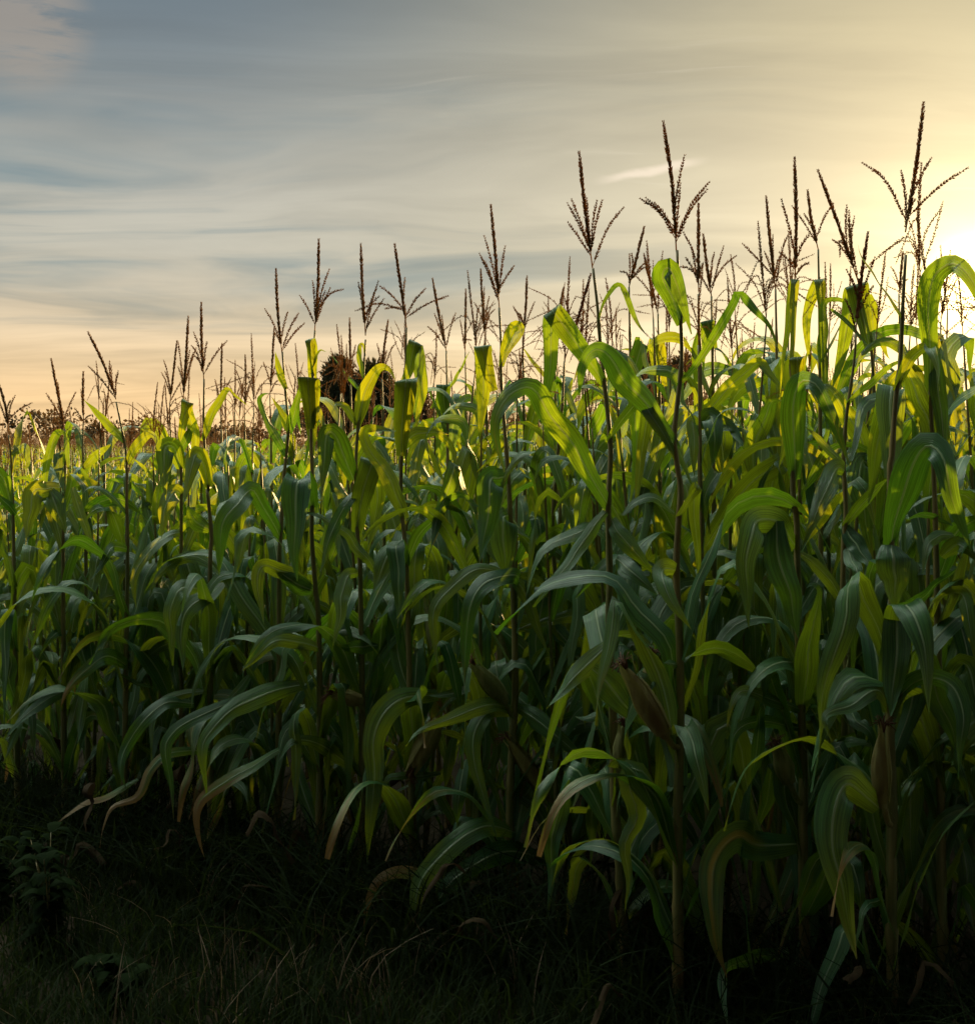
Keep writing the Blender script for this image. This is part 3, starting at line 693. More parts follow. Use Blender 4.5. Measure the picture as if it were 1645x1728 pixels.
plant('p2', 4.9, 'corn plant near the left edge with a dark leaf looped over beside its tassel',
  'J 430,760 435,900 A 430,400 420,800 X 108,1200', ((87,606), (110,727), [(72,663), (88,651), (135,662), (95,680)]),
  [('J 300,1110 320,950 380,792 425,795 445,900 460,1110', 66, dict(tw=(30,30,20))),
   ('J 430,1000 385,915 400,1050 430,1200', 72, dict(tw=(0,0,0))),
   ('A 400,480,0 310,490,.06 235,500,.1 200,640,.12 170,860,.13', 135, dict(tw=(0,0,0))),
   ('A 330,500,.05 370,600,.08 440,790,.1', 130, dict(tw=(10,0,0))),
   ('K 330,580 185,650,.1 110,715,.14 18,820,.15', 62, dict(tw=(30,20,20))),
   ('K 185,640 150,720,.1 165,900,.12', 40, dict(tw=(20,0,0)))],
  (), (.14,.22,.3,.4,.5,.6,.7,.8))

plant('p1', 4.9, 'corn plant cut by the left edge, a curved bare tassel arm bending right',
  'J 60,800 75,950 A 80,400 90,700 X 28,1200', ((-2,645), (16,720), [(-12,660), (25,667), (56,680)]),
  [('A 110,660 60,600,.05 -30,510,.1', 60, dict(tw=(40,40,40))), ('J 80,930 130,895 170,900 A 210,420', 60, dict(tw=(0,0,10)))],
  (), (.14,.22,.3,.38,.46,.54,.62,.7,.8,.9))

# second line, seen between the front ones: tassels placed one by one, foliage grown
SECOND = [
 ('p33', 5.0, 'slim corn tassel just behind the tallest golden one', (1523,424), (1516,496), [(1534,470)]),
 ('p29', 4.3, 'corn plant with a small forked tassel on a bare stem over a squared leaf', (1362,321), (1380,421), [(1340,344), (1403,345), (1372,380)]),
 ('p27', 4.1, 'corn plant whose tassel spreads one long arm far to the left', (1292,330), (1308,488), [(1247,414), (1329,391), (1300,400), (1318,430)]),
 ('p26', 4.2, 'corn plant with a tassel of five fanned thin arms beside the dense upright tassel', (1186,395), (1200,500), [(1218,416), (1245,429), (1201,428), (1165,455)]),
 ('p24', 4.7, 'corn plant with a dark bristly tassel left of the rounded flag leaf', (1086,428), (1110,530), [(1121,421), (1098,470)]),
 ('p23', 4.4, 'corn plant with a leaning thick tassel just left of the many-armed one', (1087,382), (1061,485), [(1101,447), (1060,430), (1045,460)]),
 ('p17', 5.2, 'corn plant with a medium tassel of two upright arms, right of the tall thin one', (889,467), (882,570), [(867,522), (902,509), (875,530)]),
 ('p15', 5.2, 'corn plant with a narrow comb-like tassel left of the tall thin one', (811,454), (819,574), [(800,511), (835,520), (815,500), (826,525)]),
 ('p14', 5.6, 'corn plant with a single plain tassel spike left of the comb-like one', (786,487), (785,595), [(776,538), (795,574)]),
 ('p13', 5.0, 'corn plant with a tassel leaning left, right of the wide-branching one', (730,471), (753,592), [(722,552), (769,527), (745,530)]),
 ('p19', 5.5, 'corn plant with a short ragged tassel between the drooping leaf and the reddish tassel', (951,484), (935,574), [(922,527), (948,540)]),
 ('p9b', 5.7, 'corn plant with a thin two-spiked tassel hugging the bristly forked one on its left', (463,552), (456,667), [(443,610), (470,640)]),
 ('p8', 6.4, 'corn plant with a feathery tassel left of the thin two-spiked one', (414,598), (413,696), [(404,660), (429,637), (400,640)]),
 ('p7', 6.2, 'corn plant with a plain upright tassel right of the tall pointed one', (375,579), (373,700), [(391,638), (362,650)]),
 ('p5b', 5.9, 'corn plant with a tassel leaning right just left of the stiff dark one', (299,575), (287,681), [(272,628), (272,606), (305,640)]),
 ('p12b', 5.6, 'corn plant with a small tassel spike in front of the dark pine', (590,537), (592,650), [(584,600), (600,610)]),
 ('p11b', 5.3, 'corn plant with a plain spike between the straight and the wide-branching tassel', (655,540), (645,640), [(637,580), (668,575), (652,590)]),
]
for key, d, lab, tip, base, br in SECOND:
    bx = base[0]
    sq = None
    lv = []
    if key == 'p29':
        lv = [('F 640,440,0 632,380,.01 615,190,.04', 82, dict(fold=1, tw=(0,0,0))), ('F 655,860,0 640,600,.02 650,340,.05 720,290,.1 800,330,.13 860,440,.14', 75, dict(tw=(10,20,20)))]
    if key == 'p26':
        lv = [('E 1585,620,0 1570,540,.02 1545,455,.05', 112, dict(fold=1, tw=(0,0,0)))]
    if key == 'p24':
        lv = [('E 1260,870,0 1240,720,.02 1215,570,.05', 88, dict(fold=1, tw=(0,0,0)))]
    if key == 'p17':
        lv = [('E 490,830 400,720 320,610', 36, dict(tw=(40,40,30)))]
    if key == 'p12b':
        lv = [('I 820,900 740,810 610,640', 34, dict(tw=(40,40,30)))]
    if key == 'p13':
        lv = [('I 1395,1120,0 1375,1010,.03 1360,885,.06', 100, dict(fold=1, tw=(0,0,0))), ('I 1390,900 1450,810 1535,640', 26, dict(tw=(40,40,30)))]
    plant(key, d, lab, 'X %f,%f %f,%f %f,%f' % (bx, base[1], bx+2, base[1]+120, bx+4, base[1]+420), (tip, base, br), lv, (),
          (.2,.27,.34,.41,.48,.55,.62,.69,.76,.82))

FRONT_POS = []
def build_front(P, seed):
    rng = np.random.default_rng(seed); d = P['d']
    pix, _ = parse(P['stalk'])
    pts = [at(px, py, d) for px, py, _ in pix if EYE-(py-HZ)/F*d > .12]
    foot = np.array([pts[-1][0]+rng.uniform(-.01, .01), d, 0.0])
    loc = foot.copy(); FRONT_POS.append((foot[0], foot[1]))
    pts = [p-loc for p in pts][::-1]; pts = [np.zeros(3)-np.array([0, 0, .02])]+pts
    # keep the cane in gentle depth sway
    root = empty('corn_plant', tuple(loc), P['label'], 'corn plant', 'corn plants of the front rows')
    th = P['thick']
    V, Fc, UV = stalk_geo(pts, .0135*th, .0026*th)
    obj('stalk', V, Fc, STALK, root, UV)
    C, L = spline(pts, 80)
    def cane(zv): return C[np.argmin(abs(C[:, 2]-zv))]
    if P['tassel']:
        tip, base, brs = P['tassel']; b = at(*base, d)-loc; t = at(*tip, d)-loc; b = pts[-1]*.5+b*.5 if np.linalg.norm(pts[-1]-b) < .05 else b
        ctl = [b, b+(t-b)*.5+np.array([rng.uniform(-.004, .004), rng.uniform(-.02, .02), 0]), t]
        Cs, l = spline(ctl, 20); m = TASSEL_RED if P['red'] else TASSEL
        V, Fc = spikelets(Cs, l, rng, .0052, .0125, .0023, 4, .40, [], [], .0021, .14)
        tob = obj('tassel', V, Fc, m, root, smooth=False)
        for bi, q in enumerate(brs):
            e = at(q[0], q[1], d)-loc; e[1] += rng.uniform(-.05, .05)
            f = rng.uniform(.0, .22); st = b+(t-b)*f
            if len(q) > 2: mid_ = (st+e)*.5+np.array([-.015, 0, .06])          # an arm that hangs over
            else: mid_ = st+(e-st)*.5+nrm(t-b)*np.linalg.norm(e-st)*rng.uniform(.02, .17)
            Cb, lb = spline([st, mid_, e], 12)
            V, Fc = spikelets(Cb, lb, rng, .0075, .0105, .0020, 3, .40, [], [], .0013, .10)
            obj('tassel_branch', V, Fc, m, tob, smooth=False)
        for k in range(rng.integers(1, 3)):
            a = rng.uniform(0, 6.28); st = b+(t-b)*rng.uniform(.05, .3); e = st+nrm(t-b)*np.linalg.norm(t-b)*rng.uniform(.3, .5)+np.array([cos(a), sin(a), 0])*.05
            Cb, lb = spline([st, (st+e)/2+nrm(t-b)*.01, e], 8)
            V, Fc = spikelets(Cb, lb, rng, .0075, .0105, .0020, 3, .40, [], [], .0013, .10)
            obj('tassel_branch', V, Fc, m, tob, smooth=False)
    for spec, w, op in P['leaves']:
        pp, sc = parse(spec); k = len(pp)
        Q = []
        for i, (px, py, dz) in enumerate(pp):
            if dz is None: dz = .10*i/(k-1)
            p = at(px, py, d); s = (d-dz)/d; q = np.array([0, 0, EYE])+(p-np.array([0, 0, EYE]))*s   # nearer to the eye by dz
            Q.append(q-loc)
        wm = .95*w/sc/F*d; tw = op.get('tw', (rng.uniform(-20, 20), rng.uniform(-20, 20), rng.uniform(-20, 20))); pk = op.get('pk', .36)
        T0 = nrm(Q[1]-Q[0]); side = np.cross(T0, VIEW)
        if np.linalg.norm(side) < .15: side = np.array([1.0, 0, 0])
        if op.get('fold'):
            up = nrm(Q[-1]-Q[-2]); e = Q[-1]
            Q += [e+up*.012+np.array([0, .018, .004]), e+np.array([0, .05, -.012])-up*.0, e+np.array([rng.uniform(-.02, .02), .10, -.12]), e+np.array([rng.uniform(-.04, .04), .14, -.30])]
            pk = .42; tw = tuple(tw[:2])+(tw[1], rng.uniform(-20, 20))
        V, Fc, UV = leaf_geo(Q, wm, side, tw, rng, 34, 8, pk, .5 if not op.get('fold') else .42, .15 if not op.get('fold') else .05, 1.0 if not op.get('fold') else .6, .45, True)
        o = obj('leaf', V, Fc, LEAF, root, UV); o['dry'] = float(op.get('dry', rng.choice([0.0, 0.0, .15, .3])))
        if op.get('streak'): o['streak'] = 1.0
        if op.get('lab'): o['label'] = op['lab']
    az = rng.uniform(0, 6.28)
    top = pts[-1][2]
    for i, f in enumerate(P['auto']):
        zv = f*top; az += pi+rng.uniform(-.5, .5)
        c0 = cane(zv)
        V, Fc, UV = auto_leaf(0, f, az, rng, rng.uniform(.78, .98)*(.8+.1*top), 20, 6)
        o = obj('leaf', [v+c0 for v in map(np.asarray, V)], Fc, LEAF, root, UV); o['dry'] = float(rng.uniform(.2, .6) if f < .3 else rng.choice([0, .0, .15, .3]))
    if P['leaves'] and len(P['leaves']) > 3:
        for f in (.07, .11, .16, .21, .26, .31, .36, .41, .47):
            az = rng.choice([0.15, pi-.15, pi/2, .7, pi-.7, -.35, pi+.35])+rng.uniform(-.3, .3); c0 = cane(f*top)
            V, Fc, UV = auto_leaf(0, f, az, rng, rng.uniform(.72, .95)*(.8+.1*top), 20, 6)
            o = obj('leaf', [v+c0 for v in map(np.asarray, V)], Fc, LEAF, root, UV); o['dry'] = float(rng.choice([.0, .2, .45, .6]) if f < .3 else rng.choice([0, 0, .2]))
    ears = list(P['ears'])
    for b, t, w, redf in ears:
        (bx, by, bz), = parse(b)[0]; (tx, ty, tz), = parse(t)[0]; sc = parse(b)[1]
        def pos(px, py, dz):
            p = at(px, py, d); s = (d-dz)/d; return np.array([0, 0, EYE])+(p-np.array([0, 0, EYE]))*s-loc
        bb, tt = pos(bx, by, bz), pos(tx, ty, tz)
        V, Fc, UV = ear_geo(bb, tt, .86*w/sc/F*d, rng)
        # the short shank that ties the ear to the cane
        c0 = cane(bb[2]-.05); Cc, _ = spline([c0, (c0+bb)/2-np.array([0, 0, .01]), bb+nrm(tt-bb)*.02], 8); tube_geo(Cc, [.008]*9, 7, V, Fc, UV)
        eo = obj('ear', V, Fc, HUSK_RED if redf else HUSK, root, UV)
        V, Fc = silk_geo(tt, nrm(tt-bb), rng); obj('silk', V, Fc, SILK, eo)
    return root
for i, P in enumerate(PL): build_front(P, 100+i)

# ------------------------------------------------------------------ plants massed behind: a few kinds, then copies of each with all its parts
def grow(rng, h, nleaf, nseg, ncol, gap, nb, ring, with_ear=True):
    """parts of one plant in its own space: (name, V, F, UV, material index, dry)"""
    sway = rng.uniform(-.11, .11, 2); pts = [np.zeros(3), np.array([sway[0]*.3, sway[1]*.3, h*.4]), np.array([sway[0], sway[1], h])]
    parts = []; parts.append(('stalk',)+stalk_geo(pts, .0115, .0022, 6 if nseg > 8 else 4, 40 if nseg > 8 else 8)+(0, 0.0))
    C, _ = spline(pts, 40); az = rng.uniform(0, 6.28)
    for i in range(nleaf):
        f = .07+.80*i/(nleaf-1); az += pi+rng.uniform(-.6, .6); c0 = C[int(f*40)]
        V, Fc, UV = auto_leaf(0, f, az, rng, .86 if f < .75 else .80, nseg, ncol)
        parts.append(('leaf', [np.asarray(v)+c0 for v in V], Fc, UV, 1, float(rng.uniform(.1, .6) if f < .25 else rng.choice([0, .15, .3]))))
    tt = auto_tassel(pts[-1], rng, rng.uniform(.85, 1.05), gap, nb, ring)
    for j, (V, Fc) in enumerate(tt): parts.append(('tassel' if j == 0 else 'tassel_branch', V, Fc, None, 2, 0.0))
    if with_ear:
        a = rng.uniform(0, 6.28); c0 = C[int(.42*40)]; o = np.array([cos(a), sin(a), 0])
        V, Fc, UV = ear_geo(c0+o*.03, c0+o*.10+np.array([0, 0, .22]), .05, rng)
        parts.append(('ear', V, Fc, UV, 3, 0.0)); Vs, Fs = silk_geo(c0+o*.10+np.array([0, 0, .22]), nrm(np.array([o[0]*.3, o[1]*.3, 1])), rng)
        parts.append(('silk', Vs, Fs, None, 4, 0.0))
    return parts
MATS = [STALK, LEAF, TASSEL, HUSK, SILK]

def field_height(x): return float(np.interp(x, [-4, -2.2, -1.2, 0, 1.0, 3, 6], [1.60, 1.62, 1.76, 1.88, 2.02, 2.04, 2.02]))
rg = np.random.default_rng(7)
A0 = np.array([1.04, 3.15]); DR = np.array([-2.74, 1.65])/3.198; NR = np.array([1.65, 2.74])/3.198
spots = []
for k in range(0, 90):
    off = .30 if k == 0 else .62+.60*(k-1)
    for j in range(-260, 330):
        p = A0+DR*(j*.155+rg.uniform(-.05, .05)+(k % 2)*.1)+NR*(off+rg.uniform(-.06, .06))
        if p[1] < 3.3 or p[1] > 62: continue
        lim = .40*p[1]+.45
        if p[0] < -lim or p[0] > lim+(1.6 if p[1] < 16 else .6): continue
        if p[1] > 13 and rg.random() > (.55 if p[1] < 24 else .30): continue
        if min((p[0]-q[0])**2+(p[1]-q[1])**2 for q in FRONT_POS) < .15**2: continue
        spots.append((p[0], p[1]))
spots.sort(key=lambda s: s[1]+abs(s[0])*.25)
NEAR, MIDN = 128, 256
GROUPLAB = 'corn plants massed behind the front rows'
protos = []
for i in range(11):
    rng = np.random.default_rng(500+i); parts = grow(rng, 1.0*2.0, 13, 16, 4, .0065, None, 3, i % 2 == 0)
    protos.append(parts)
def copy_tree(o, parent=None):
    c = o.copy(); COL.objects.link(c); c.parent = parent
    for ch in o.children: copy_tree(ch, c)
    return c
built = {}
NEARLAB = 'green corn plant standing in the second and third rows, half hidden by the front plants'
for i, (x, y) in enumerate(spots[:NEAR]):
    k = int(rg.integers(len(protos)))
    if k not in built:
        root = empty('corn_plant', (0, 0, 0), NEARLAB, 'corn plant', 'half hidden corn plants just behind the front rows'); last = None
        for (nm, V, Fc, UV, mi, dry) in protos[k]:
            par = root
            if nm == 'tassel_branch': par = last
            if nm == 'silk': par = ear_o
            o = obj(nm, V, Fc, MATS[mi], par, UV, smooth=nm not in ('tassel', 'tassel_branch'))
            if nm == 'tassel': last = o
            if nm == 'ear': ear_o = o
            if nm == 'leaf': o['dry'] = dry
        built[k] = root
    else: root = copy_tree(built[k])
    s = field_height(x)/2.0*rg.uniform(.88, 1.03)*(.92 if (x-1.04)*NR[0]+(y-3.15)*NR[1] < .45 else 1)
    root.location = (x, y, 0); root.rotation_euler = (rg.uniform(-.04, .04), rg.uniform(-.04, .04), rg.uniform(0, 6.28)); root.scale = (s, s, s)

def merged(parts):
    V, Fc, UV, MI = [], [], [], []
    for (nm, v, f, uv, mi, dry) in parts:
        b = len(V); V += list(v); Fc += [tuple(b+q for q in ff) for ff in f]; MI += [mi]*len(f); UV += list(uv) if uv is not None else [(0, 0)]*len(v)
    return np.array(V, np.float32), Fc, np.array(UV, np.float32), MI
MIDLAB = 'small corn plant farther back in the field, seen mostly as its tassel and top leaves'
mids = []
for i in range(8):
    parts = grow(np.random.default_rng(700+i), 2.0, 10, 10, 2, .0095, 4, 3, False); V, Fc, UV, MI = merged(parts)
    me = bpy.data.meshes.new('corn_plant'); me.from_pydata(V.tolist(), [], Fc); lay = me.uv_layers.new(name='UVMap')
    vi = np.empty(len(me.loops), np.int32); me.loops.foreach_get('vertex_index', vi); lay.data.foreach_set('uv', UV[vi].ravel())
    for m_ in MATS: me.materials.append(m_)
    me.polygons.foreach_set('material_index', MI); me.polygons.foreach_set('use_smooth', [True]*len(Fc)); mids.append(me)
for (x, y) in spots[NEAR:MIDN]:
    o = bpy.data.objects.new('corn_plant', mids[int(rg.integers(8))]); COL.objects.link(o)
    s = field_height(x)/2.0*rg.uniform(.80, .95); o.location = (x, y, 0); o.rotation_euler = (rg.uniform(-.04, .04), rg.uniform(-.04, .04), rg.uniform(0, 6.28)); o.scale = (s, s, s)
    tag(o, MIDLAB, 'corn plant', 'corn plants farther back in the field'); o['dry'] = float(rg.uniform(0, .35))

# the rest of the field, too many to count: one mass
lods = []
for i in range(8):
    parts = grow(np.random.default_rng(900+i), 2.0, 9, 7, 2, .018, 4, 3, False); V, Fc, UV, MI = merged(parts)
    tri = []; tmi = []
    for f, m_ in zip(Fc, MI):
        for q in range(1, len(f)-1): tri.append((f[0], f[q], f[q+1])); tmi.append(m_)
    lods.append((V, np.array(tri, np.int32), UV, np.array(tmi, np.int32)))
VV, TT, UU, MM = [], [], [], []; b = 0
for (x, y) in spots[MIDN:]:
    V, T_, U_, M_ = lods[int(rg.integers(8))]
    s = field_height(x)/2.0*rg.uniform(.80, .95); a = rg.uniform(0, 6.28); R = np.array([[cos(a), -sin(a), 0], [sin(a), cos(a), 0], [0, 0, 1]], np.float32)
    wide = 1.0 if y < 24 else 1.35
    VV.append((V*np.array([wide, wide, 1], np.float32))@R.T*s+np.array([x, y, 0], np.float32)); TT.append(T_+b); UU.append(U_); MM.append(M_); b += len(V)
VV = np.vstack(VV).astype(np.float32); TT = np.vstack(TT); UU = np.vstack(UU); MM = np.concatenate(MM)
me = bpy.data.meshes.new('corn_field'); me.vertices.add(len(VV)); me.vertices.foreach_set('co', VV.ravel())
me.loops.add(len(TT)*3); me.loops.foreach_set('vertex_index', TT.ravel()); me.polygons.add(len(TT))
me.polygons.foreach_set('loop_start', np.arange(0, len(TT)*3, 3, dtype=np.int32)); me.polygons.foreach_set('loop_total', np.full(len(TT), 3, np.int32))
me.polygons.foreach_set('material_index', MM); me.polygons.foreach_set('use_smooth', np.ones(len(TT), bool))
me.update(calc_edges=True)
lay = me.uv_layers.new(name='UVMap'); lay.data.foreach_set('uv', UU[TT.ravel()].ravel())
for m_ in (STALK, LEAF_FAR, TASSEL, HUSK, SILK): me.materials.append(m_)
fo = bpy.data.objects.new('corn_field', me); COL.objects.link(fo)
tag(fo, 'dense green corn stretching away behind the near plants to the horizon', 'corn field', kind='stuff')
print('plants', len(PL), len(spots), 'field tris', len(TT))

# ------------------------------------------------------------------ ground
def ground():
    rng = np.random.default_rng(3); nx, ny = 120, 140
    xs = np.concatenate([np.linspace(-160, -8, 20), np.linspace(-7.8, 8, 81), np.linspace(8.5, 160, 20)]); ys = np.concatenate([np.linspace(-40, 1, 10), np.linspace(1.2, 12, 91), np.linspace(13, 240, 30)])
    V = []
    for yy in ys:
        for xx in xs:
            h = .018*sin(xx*3.1+yy*1.7)+.014*sin(xx*7.3-yy*5.1)+.008*sin(xx*15+yy*13)+rng.uniform(-.006, .006)
            V.append((xx, yy, h-.02))
    k = len(xs); Fc = [(j*k+i, j*k+i+1, (j+1)*k+i+1, (j+1)*k+i) for j in range(len(ys)-1) for i in range(k-1)]
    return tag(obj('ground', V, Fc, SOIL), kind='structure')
ground()

# ------------------------------------------------------------------ verge: grass, dry stems, weeds
def blades(rng, spots_, lo_, hi_, w_, mat, name, label, lean=.5):
    V, Fc = [], []
    for (x, y) in spots_:
        for q in range(rng.integers(3, 8)):
            h = rng.uniform(lo_, hi_); a = rng.uniform(0, 6.28); o = np.array([cos(a), sin(a), 0]); b = np.array([x, y, -.02])+rng.normal(0, .025, 3)*np.array([1, 1, 0])
            l = h*rng.uniform(.15, lean*1.6); side = np.array([-o[1], o[0], 0]); side = nrm(side+rng.normal(0, .5, 3)); w = w_*rng.uniform(.6, 1.3); n0 = len(V)
            for t in (0, .3, .55, .78, .93, 1.0):
                p = b+np.array([0, 0, h])*(t-(.38*max(t-.45, 0)**1.2 if lean > .3 else 0))+o*l*t**2.1
                ww = w*(1-t**1.6)*.5+.0003; V += [p-side*ww, p+side*ww]
            Fc += [(n0+2*i, n0+2*i+1, n0+2*i+3, n0+2*i+2) for i in range(5)]
    return tag(obj(name, V, Fc, mat), label, 'grass', kind='stuff')
rg2 = np.random.default_rng(21)
def front_line_y(x): return 3.15-(x-1.04)*1.65/2.74
def verge(nr, x0, x1, back=.15, power=1.0):
    r = []
    while len(r) < nr:
        x = rg2.uniform(x0, x1); y = rg2.uniform(2.6, front_line_y(x)+back)
        if y > 2.6 and rg2.random() < power: r.append((x, y))
    return r
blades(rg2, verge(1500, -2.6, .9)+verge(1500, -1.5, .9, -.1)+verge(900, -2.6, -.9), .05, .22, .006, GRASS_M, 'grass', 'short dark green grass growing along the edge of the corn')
blades(rg2, verge(70, -1.3, .1, .0)+verge(12, .1, 1.0, .0), .06, .26, .004, DRYGRASS, 'dry_grass', 'thin pale dry grass blades scattered along the shaded verge')
def litter():
    # dead lower leaves, fallen or hanging about the foot of the canes
    rng = np.random.default_rng(31); V, Fc, UV = [], [], []
    for k in range(150):
        x = rng.uniform(-2.6, 2.0); y = front_line_y(x)+rng.uniform(-.40, 1.1)
        if y < 2.5: continue
        a = rng.uniform(0, 6.28); o = np.array([cos(a), sin(a), 0]); l = rng.uniform(.10, .32); z0 = rng.uniform(.0, .30)*(rng.random() < .55)
        b = np.array([x, y, z0+.02]); p = [b, b+o*l*.35+np.array([0, 0, rng.uniform(0, .10)]), b+o*l*.75+np.array([0, 0, rng.uniform(-.10, .05)]), b+o*l+np.array([0, 0, -.12*rng.random()])]
        p = [np.array([q[0], q[1], max(q[2], .01)]) for q in p]
        v, f, u = leaf_geo(p, rng.uniform(.015, .035), np.array([-o[1], o[0], 0]), (rng.uniform(-40, 40), rng.uniform(-60, 60), rng.uniform(-120, 120)), rng, 14, 6, .3, .6, .3, 2.6)
        n0 = len(V); V += v; UV += u; Fc += [tuple(n0+q for q in ff) for ff in f]
    tag(obj('leaf_litter', V, Fc, LITTER, uvs=UV), 'withered brown corn leaves lying and hanging round the foot of the stalks', 'dead leaves', kind='stuff')
litter()
def under():
    r = []
    while len(r) < 1500:
        x = rg2.uniform(-2.8, 2.2); y = front_line_y(x)+rg2.normal(.02, .22)
        if y > 2.7: r.append((x, y))
    return r
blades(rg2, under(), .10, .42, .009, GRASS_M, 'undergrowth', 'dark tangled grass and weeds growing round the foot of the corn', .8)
def weed(x, y, h, seed, label):
    rng = np.random.default_rng(seed); root = empty('leafy_weed', (x, y, -.02), label, 'weed', 'leafy weeds on the verge')
    V, Fc, UV = [], [], []; LV, LF, LU = [], [], []
    for s_ in range(4):
        a0 = rng.uniform(0, 6.28); top = np.array([cos(a0)*h*.35, sin(a0)*h*.35, h*rng.uniform(.7, 1)])
        C, L = spline([np.zeros(3), top*np.array([.3, .3, .6]), top], 14); tube_geo(C, [.004*(1-.7*i/14) for i in range(15)], 5, V, Fc, UV)
        for i in range(2, 15):
            for r_ in range(2):
                a = rng.uniform(0, 6.28); o = np.array([cos(a), sin(a), .25]); l = rng.uniform(.05, .10); n0 = len(LV)
                v, f, u = leaf_geo([C[i], C[i]+o*l*.5+np.array([0, 0, .01]), C[i]+o*l-np.array([0, 0, l*.3])], l*.5, np.array([-o[1], o[0], 0]), (0, 0, 0), rng, 7, 4, .4, .1, .15, .3)
                LV += v; LU += u; LF += [tuple(n0+q for q in ff) for ff in f]
    obj('stem', V, Fc, STALK, root, UV); obj('leaves', LV, LF, WEED, root, LU)
weed(-1.33, 3.75, .36, 61, 'bushy broad-leaved weed on the dark verge at the lower left')
weed(-1.62, 4.1, .28, 62, 'low broad-leaved weed behind the bushy one at the left edge')
weed(-1.02, 3.42, .14, 63, 'small bright weed in the grass right of the bushy one')

# ------------------------------------------------------------------ trees beyond the field
def tree(x, y, h, w, seed, label, mat, spiky=False, name='tree', group=None):
    rng = np.random.default_rng(seed); root = empty(name, (x, y, 0), label, 'tree', group)
    V, Fc, UV = tube_geo([(0, 0, -.1), (.05, 0, h*.3), (0, .05, h*.6), (.04, 0, h*.92)], [.10*h/4, .08*h/4, .05*h/4, .015*h/4], 7)
    for k in range(9):
        a = rng.uniform(0, 6.28); z0 = h*rng.uniform(.2, .7); e = np.array([cos(a)*w*.42, sin(a)*w*.42, min(z0+h*.25, h*.95)])
        C, _ = spline([np.array([0, 0, z0]), e*np.array([.5, .5, 1])*np.array([1, 1, .9]), e], 5); tube_geo(C, [.03*h/4*(1-.8*i/5) for i in range(6)], 5, V, Fc, UV)
    obj('trunk', V, Fc, BARK, root, UV)
    LV, LF = [], []
    nclump = 230
    for k in range(nclump):
        f = rng.uniform(.06, 1)**.8; a = rng.uniform(0, 6.28)
        prof = (1-f)**.55*(.5+.5*min(f/.25, 1)) if spiky else sqrt(max(1-(2*f-1)**2, .02))
        rr = w*.5*prof*sqrt(rng.uniform(.15, 1)); c = np.array([cos(a)*rr, sin(a)*rr, h*(.08+.90*f)]); cr = w*rng.uniform(.07, .14)
        for q in range(46):
            dv = rng.normal(0, 1, 3); dv /= np.linalg.norm(dv); p = c+dv*cr*rng.uniform(.2, 1); l = rng.uniform(.08, .18)*(1.5 if spiky else 1); wd = l*(.26 if spiky else .55)
            g_ = nrm(dv+np.array([0, 0, .7 if spiky else .1])+rng.normal(0, .4, 3)); s_ = nrm(np.cross(g_, rng.normal(0, 1, 3))); n0 = len(LV)
            LV += [p, p+g_*l*.5+s_*wd*.5, p+g_*l, p+g_*l*.5-s_*wd*.5]; LF.append((n0, n0+1, n0+2, n0+3))
    obj('crown', LV, LF, mat, root, smooth=False)
def added_shade_tree(x, y, h, w, seed):
    # unseen trees added behind the camera to shade the foot of the corn
    rng = np.random.default_rng(seed); root = empty('tree', (x, y, 0), 'added broad leafy tree, unseen behind the viewer, shading the field edge', 'tree', 'added shade trees behind the viewer')
    V, Fc, UV = tube_geo([(0, 0, -.1), (.1, 0, h*.25), (0, .1, h*.5), (.1, 0, h*.85)], [.24, .19, .13, .04], 9)
    for k in range(14):
        a = rng.uniform(0, 6.28); z0 = h*rng.uniform(.2, .6); e = np.array([cos(a)*w*.42, sin(a)*w*.42, z0+h*.2])
        C, _ = spline([np.array([0, 0, z0]), e*np.array([.5, .5, .95]), e], 6); tube_geo(C, [.07*(1-.8*i/6) for i in range(7)], 6, V, Fc, UV)
    obj('trunk', V, Fc, BARK, root, UV)
    LV, LF = [], []
    for k in range(700):
        f = rng.uniform(0, 1); a = rng.uniform(0, 6.28); f = f**1.4; rr = w*.5*sqrt(max(1-max(f*1.25-.25, 0)**2, .05))*sqrt(rng.uniform(.02, 1)); c = np.array([cos(a)*rr, sin(a)*rr, 3.55+(h-3.9)*f])
        for q in range(22):
            dv = rng.normal(0, 1, 3); dv /= np.linalg.norm(dv); p = c+dv*.5*rng.uniform(.2, 1); l = rng.uniform(.18, .30)
            g_ = nrm(dv+rng.normal(0, .5, 3)); s_ = nrm(np.cross(g_, rng.normal(0, 1, 3))); n0 = len(LV)
            LV += [p, p+g_*l*.5+s_*l*.35, p+g_*l, p+g_*l*.5-s_*l*.35]; LF.append((n0, n0+1, n0+2, n0+3))
    obj('crown', LV, LF, TREE_A, root, smooth=False)
def added_hedge_behind():  # unseen hedge added behind the camera to block low light
    rng = np.random.default_rng(4); LV, LF = [], []
    for k in range(15000):
        p = np.array([rng.uniform(-13, 13), -2.6+rng.normal(0, .35), 3.3*sqrt(rng.random())]); l = rng.uniform(.16, .30); g_ = nrm(rng.normal(0, 1, 3)); s_ = nrm(np.cross(g_, rng.normal(0, 1, 3))); n0 = len(LV)
        LV += [p, p+g_*l*.5+s_*l*.4, p+g_*l, p+g_*l*.5-s_*l*.4]; LF.append((n0, n0+1, n0+2, n0+3))
    tag(obj('hedge', LV, LF, TREE_A, smooth=False), 'added thick leafy hedge, unseen behind the viewer, shading the field edge', 'hedge')
added_hedge_behind()
def bearing(px, d): return (px-822.5)/F*d
def top_h(py, d): return EYE+(HZ-py)/F*d
T_ = 40.0
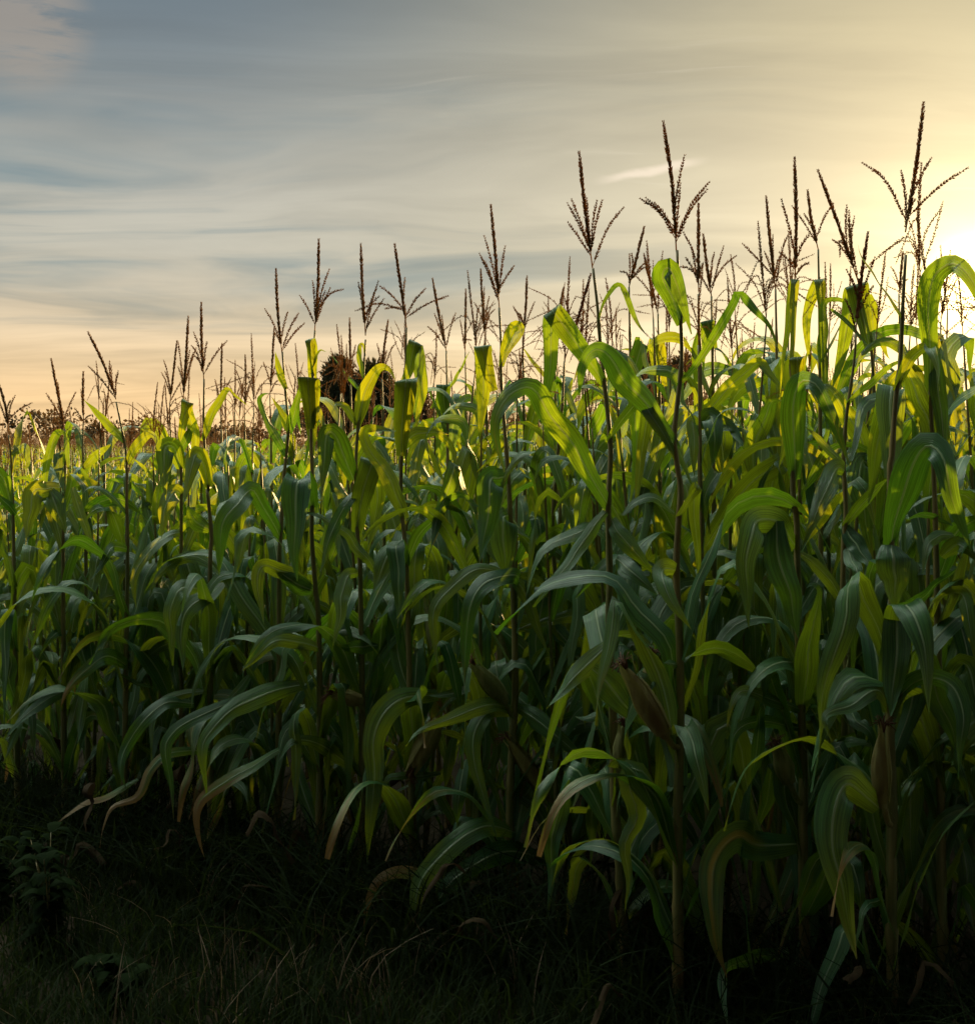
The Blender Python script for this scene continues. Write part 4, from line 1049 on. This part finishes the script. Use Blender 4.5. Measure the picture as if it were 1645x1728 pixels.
for i_, (x_, y_, h_, w_) in enumerate([(-9.5,-1.4,8.5,8.6),(-4.6,-1.7,8.2,8.2),(.6,-2.1,8.4,8.2),(5.2,-2.4,8.2,8.0),(9.8,-2.4,8.5,8)]):
    added_shade_tree(x_, y_, h_, w_, 40+i_)
tree(bearing(572, T_), T_, top_h(610, T_), 2.5, 1, 'dark spiky pine showing left of the gap between the tassels', TREE_A, True, 'pine_tree', 'pines beyond the field')
tree(bearing(628, T_+1), T_+1, top_h(622, T_+1), 3.2, 2, 'dark spiky pine right beside the other, behind the wide-branching tassel', TREE_A, True, 'pine_tree', 'pines beyond the field')
tree(bearing(690, T_+3), T_+3, top_h(650, T_+3), 2.2, 3, 'low rounded bush right of the two dark pines', TREE_B, False, 'bush')
tree(bearing(1090, T_+4), T_+4, top_h(590, T_+4), 1.9, 4, 'brown-green bush beyond the field right of the middle', TREE_B, False, 'bush')
tree(bearing(1150, T_+6), T_+6, top_h(600, T_+6), 1.7, 5, 'second brown-green bush, just right of the first beyond the corn', TREE_B, False, 'bush')
def treeline():
    rng = np.random.default_rng(77); LV, LF = [], []
    for k in range(1500):
        x = rng.uniform(-62, 52); y = 100+rng.uniform(-4, 4)-x*.1; h = 2.6+1.1*sin(x*.31)+.7*sin(x*.83+1)+.4*sin(x*2.1)
        c = np.array([x, y, rng.uniform(.1, 1)*h]); cr = rng.uniform(.35, .8)
        for q in range(26):
            dv = rng.normal(0, 1, 3); dv /= np.linalg.norm(dv); p = c+dv*cr*rng.uniform(.2, 1); l = rng.uniform(.25, .5)
            g_ = nrm(dv+rng.normal(0, .5, 3)); s_ = nrm(np.cross(g_, rng.normal(0, 1, 3))); n0 = len(LV)
            LV += [p, p+g_*l*.5+s_*l*.3, p+g_*l, p+g_*l*.5-s_*l*.3]; LF.append((n0, n0+1, n0+2, n0+3))
    tag(obj('treeline', LV, LF, TREE_B, smooth=False), 'low dark line of trees and hedges along the far edge of the field', 'treeline', kind='stuff')
treeline()
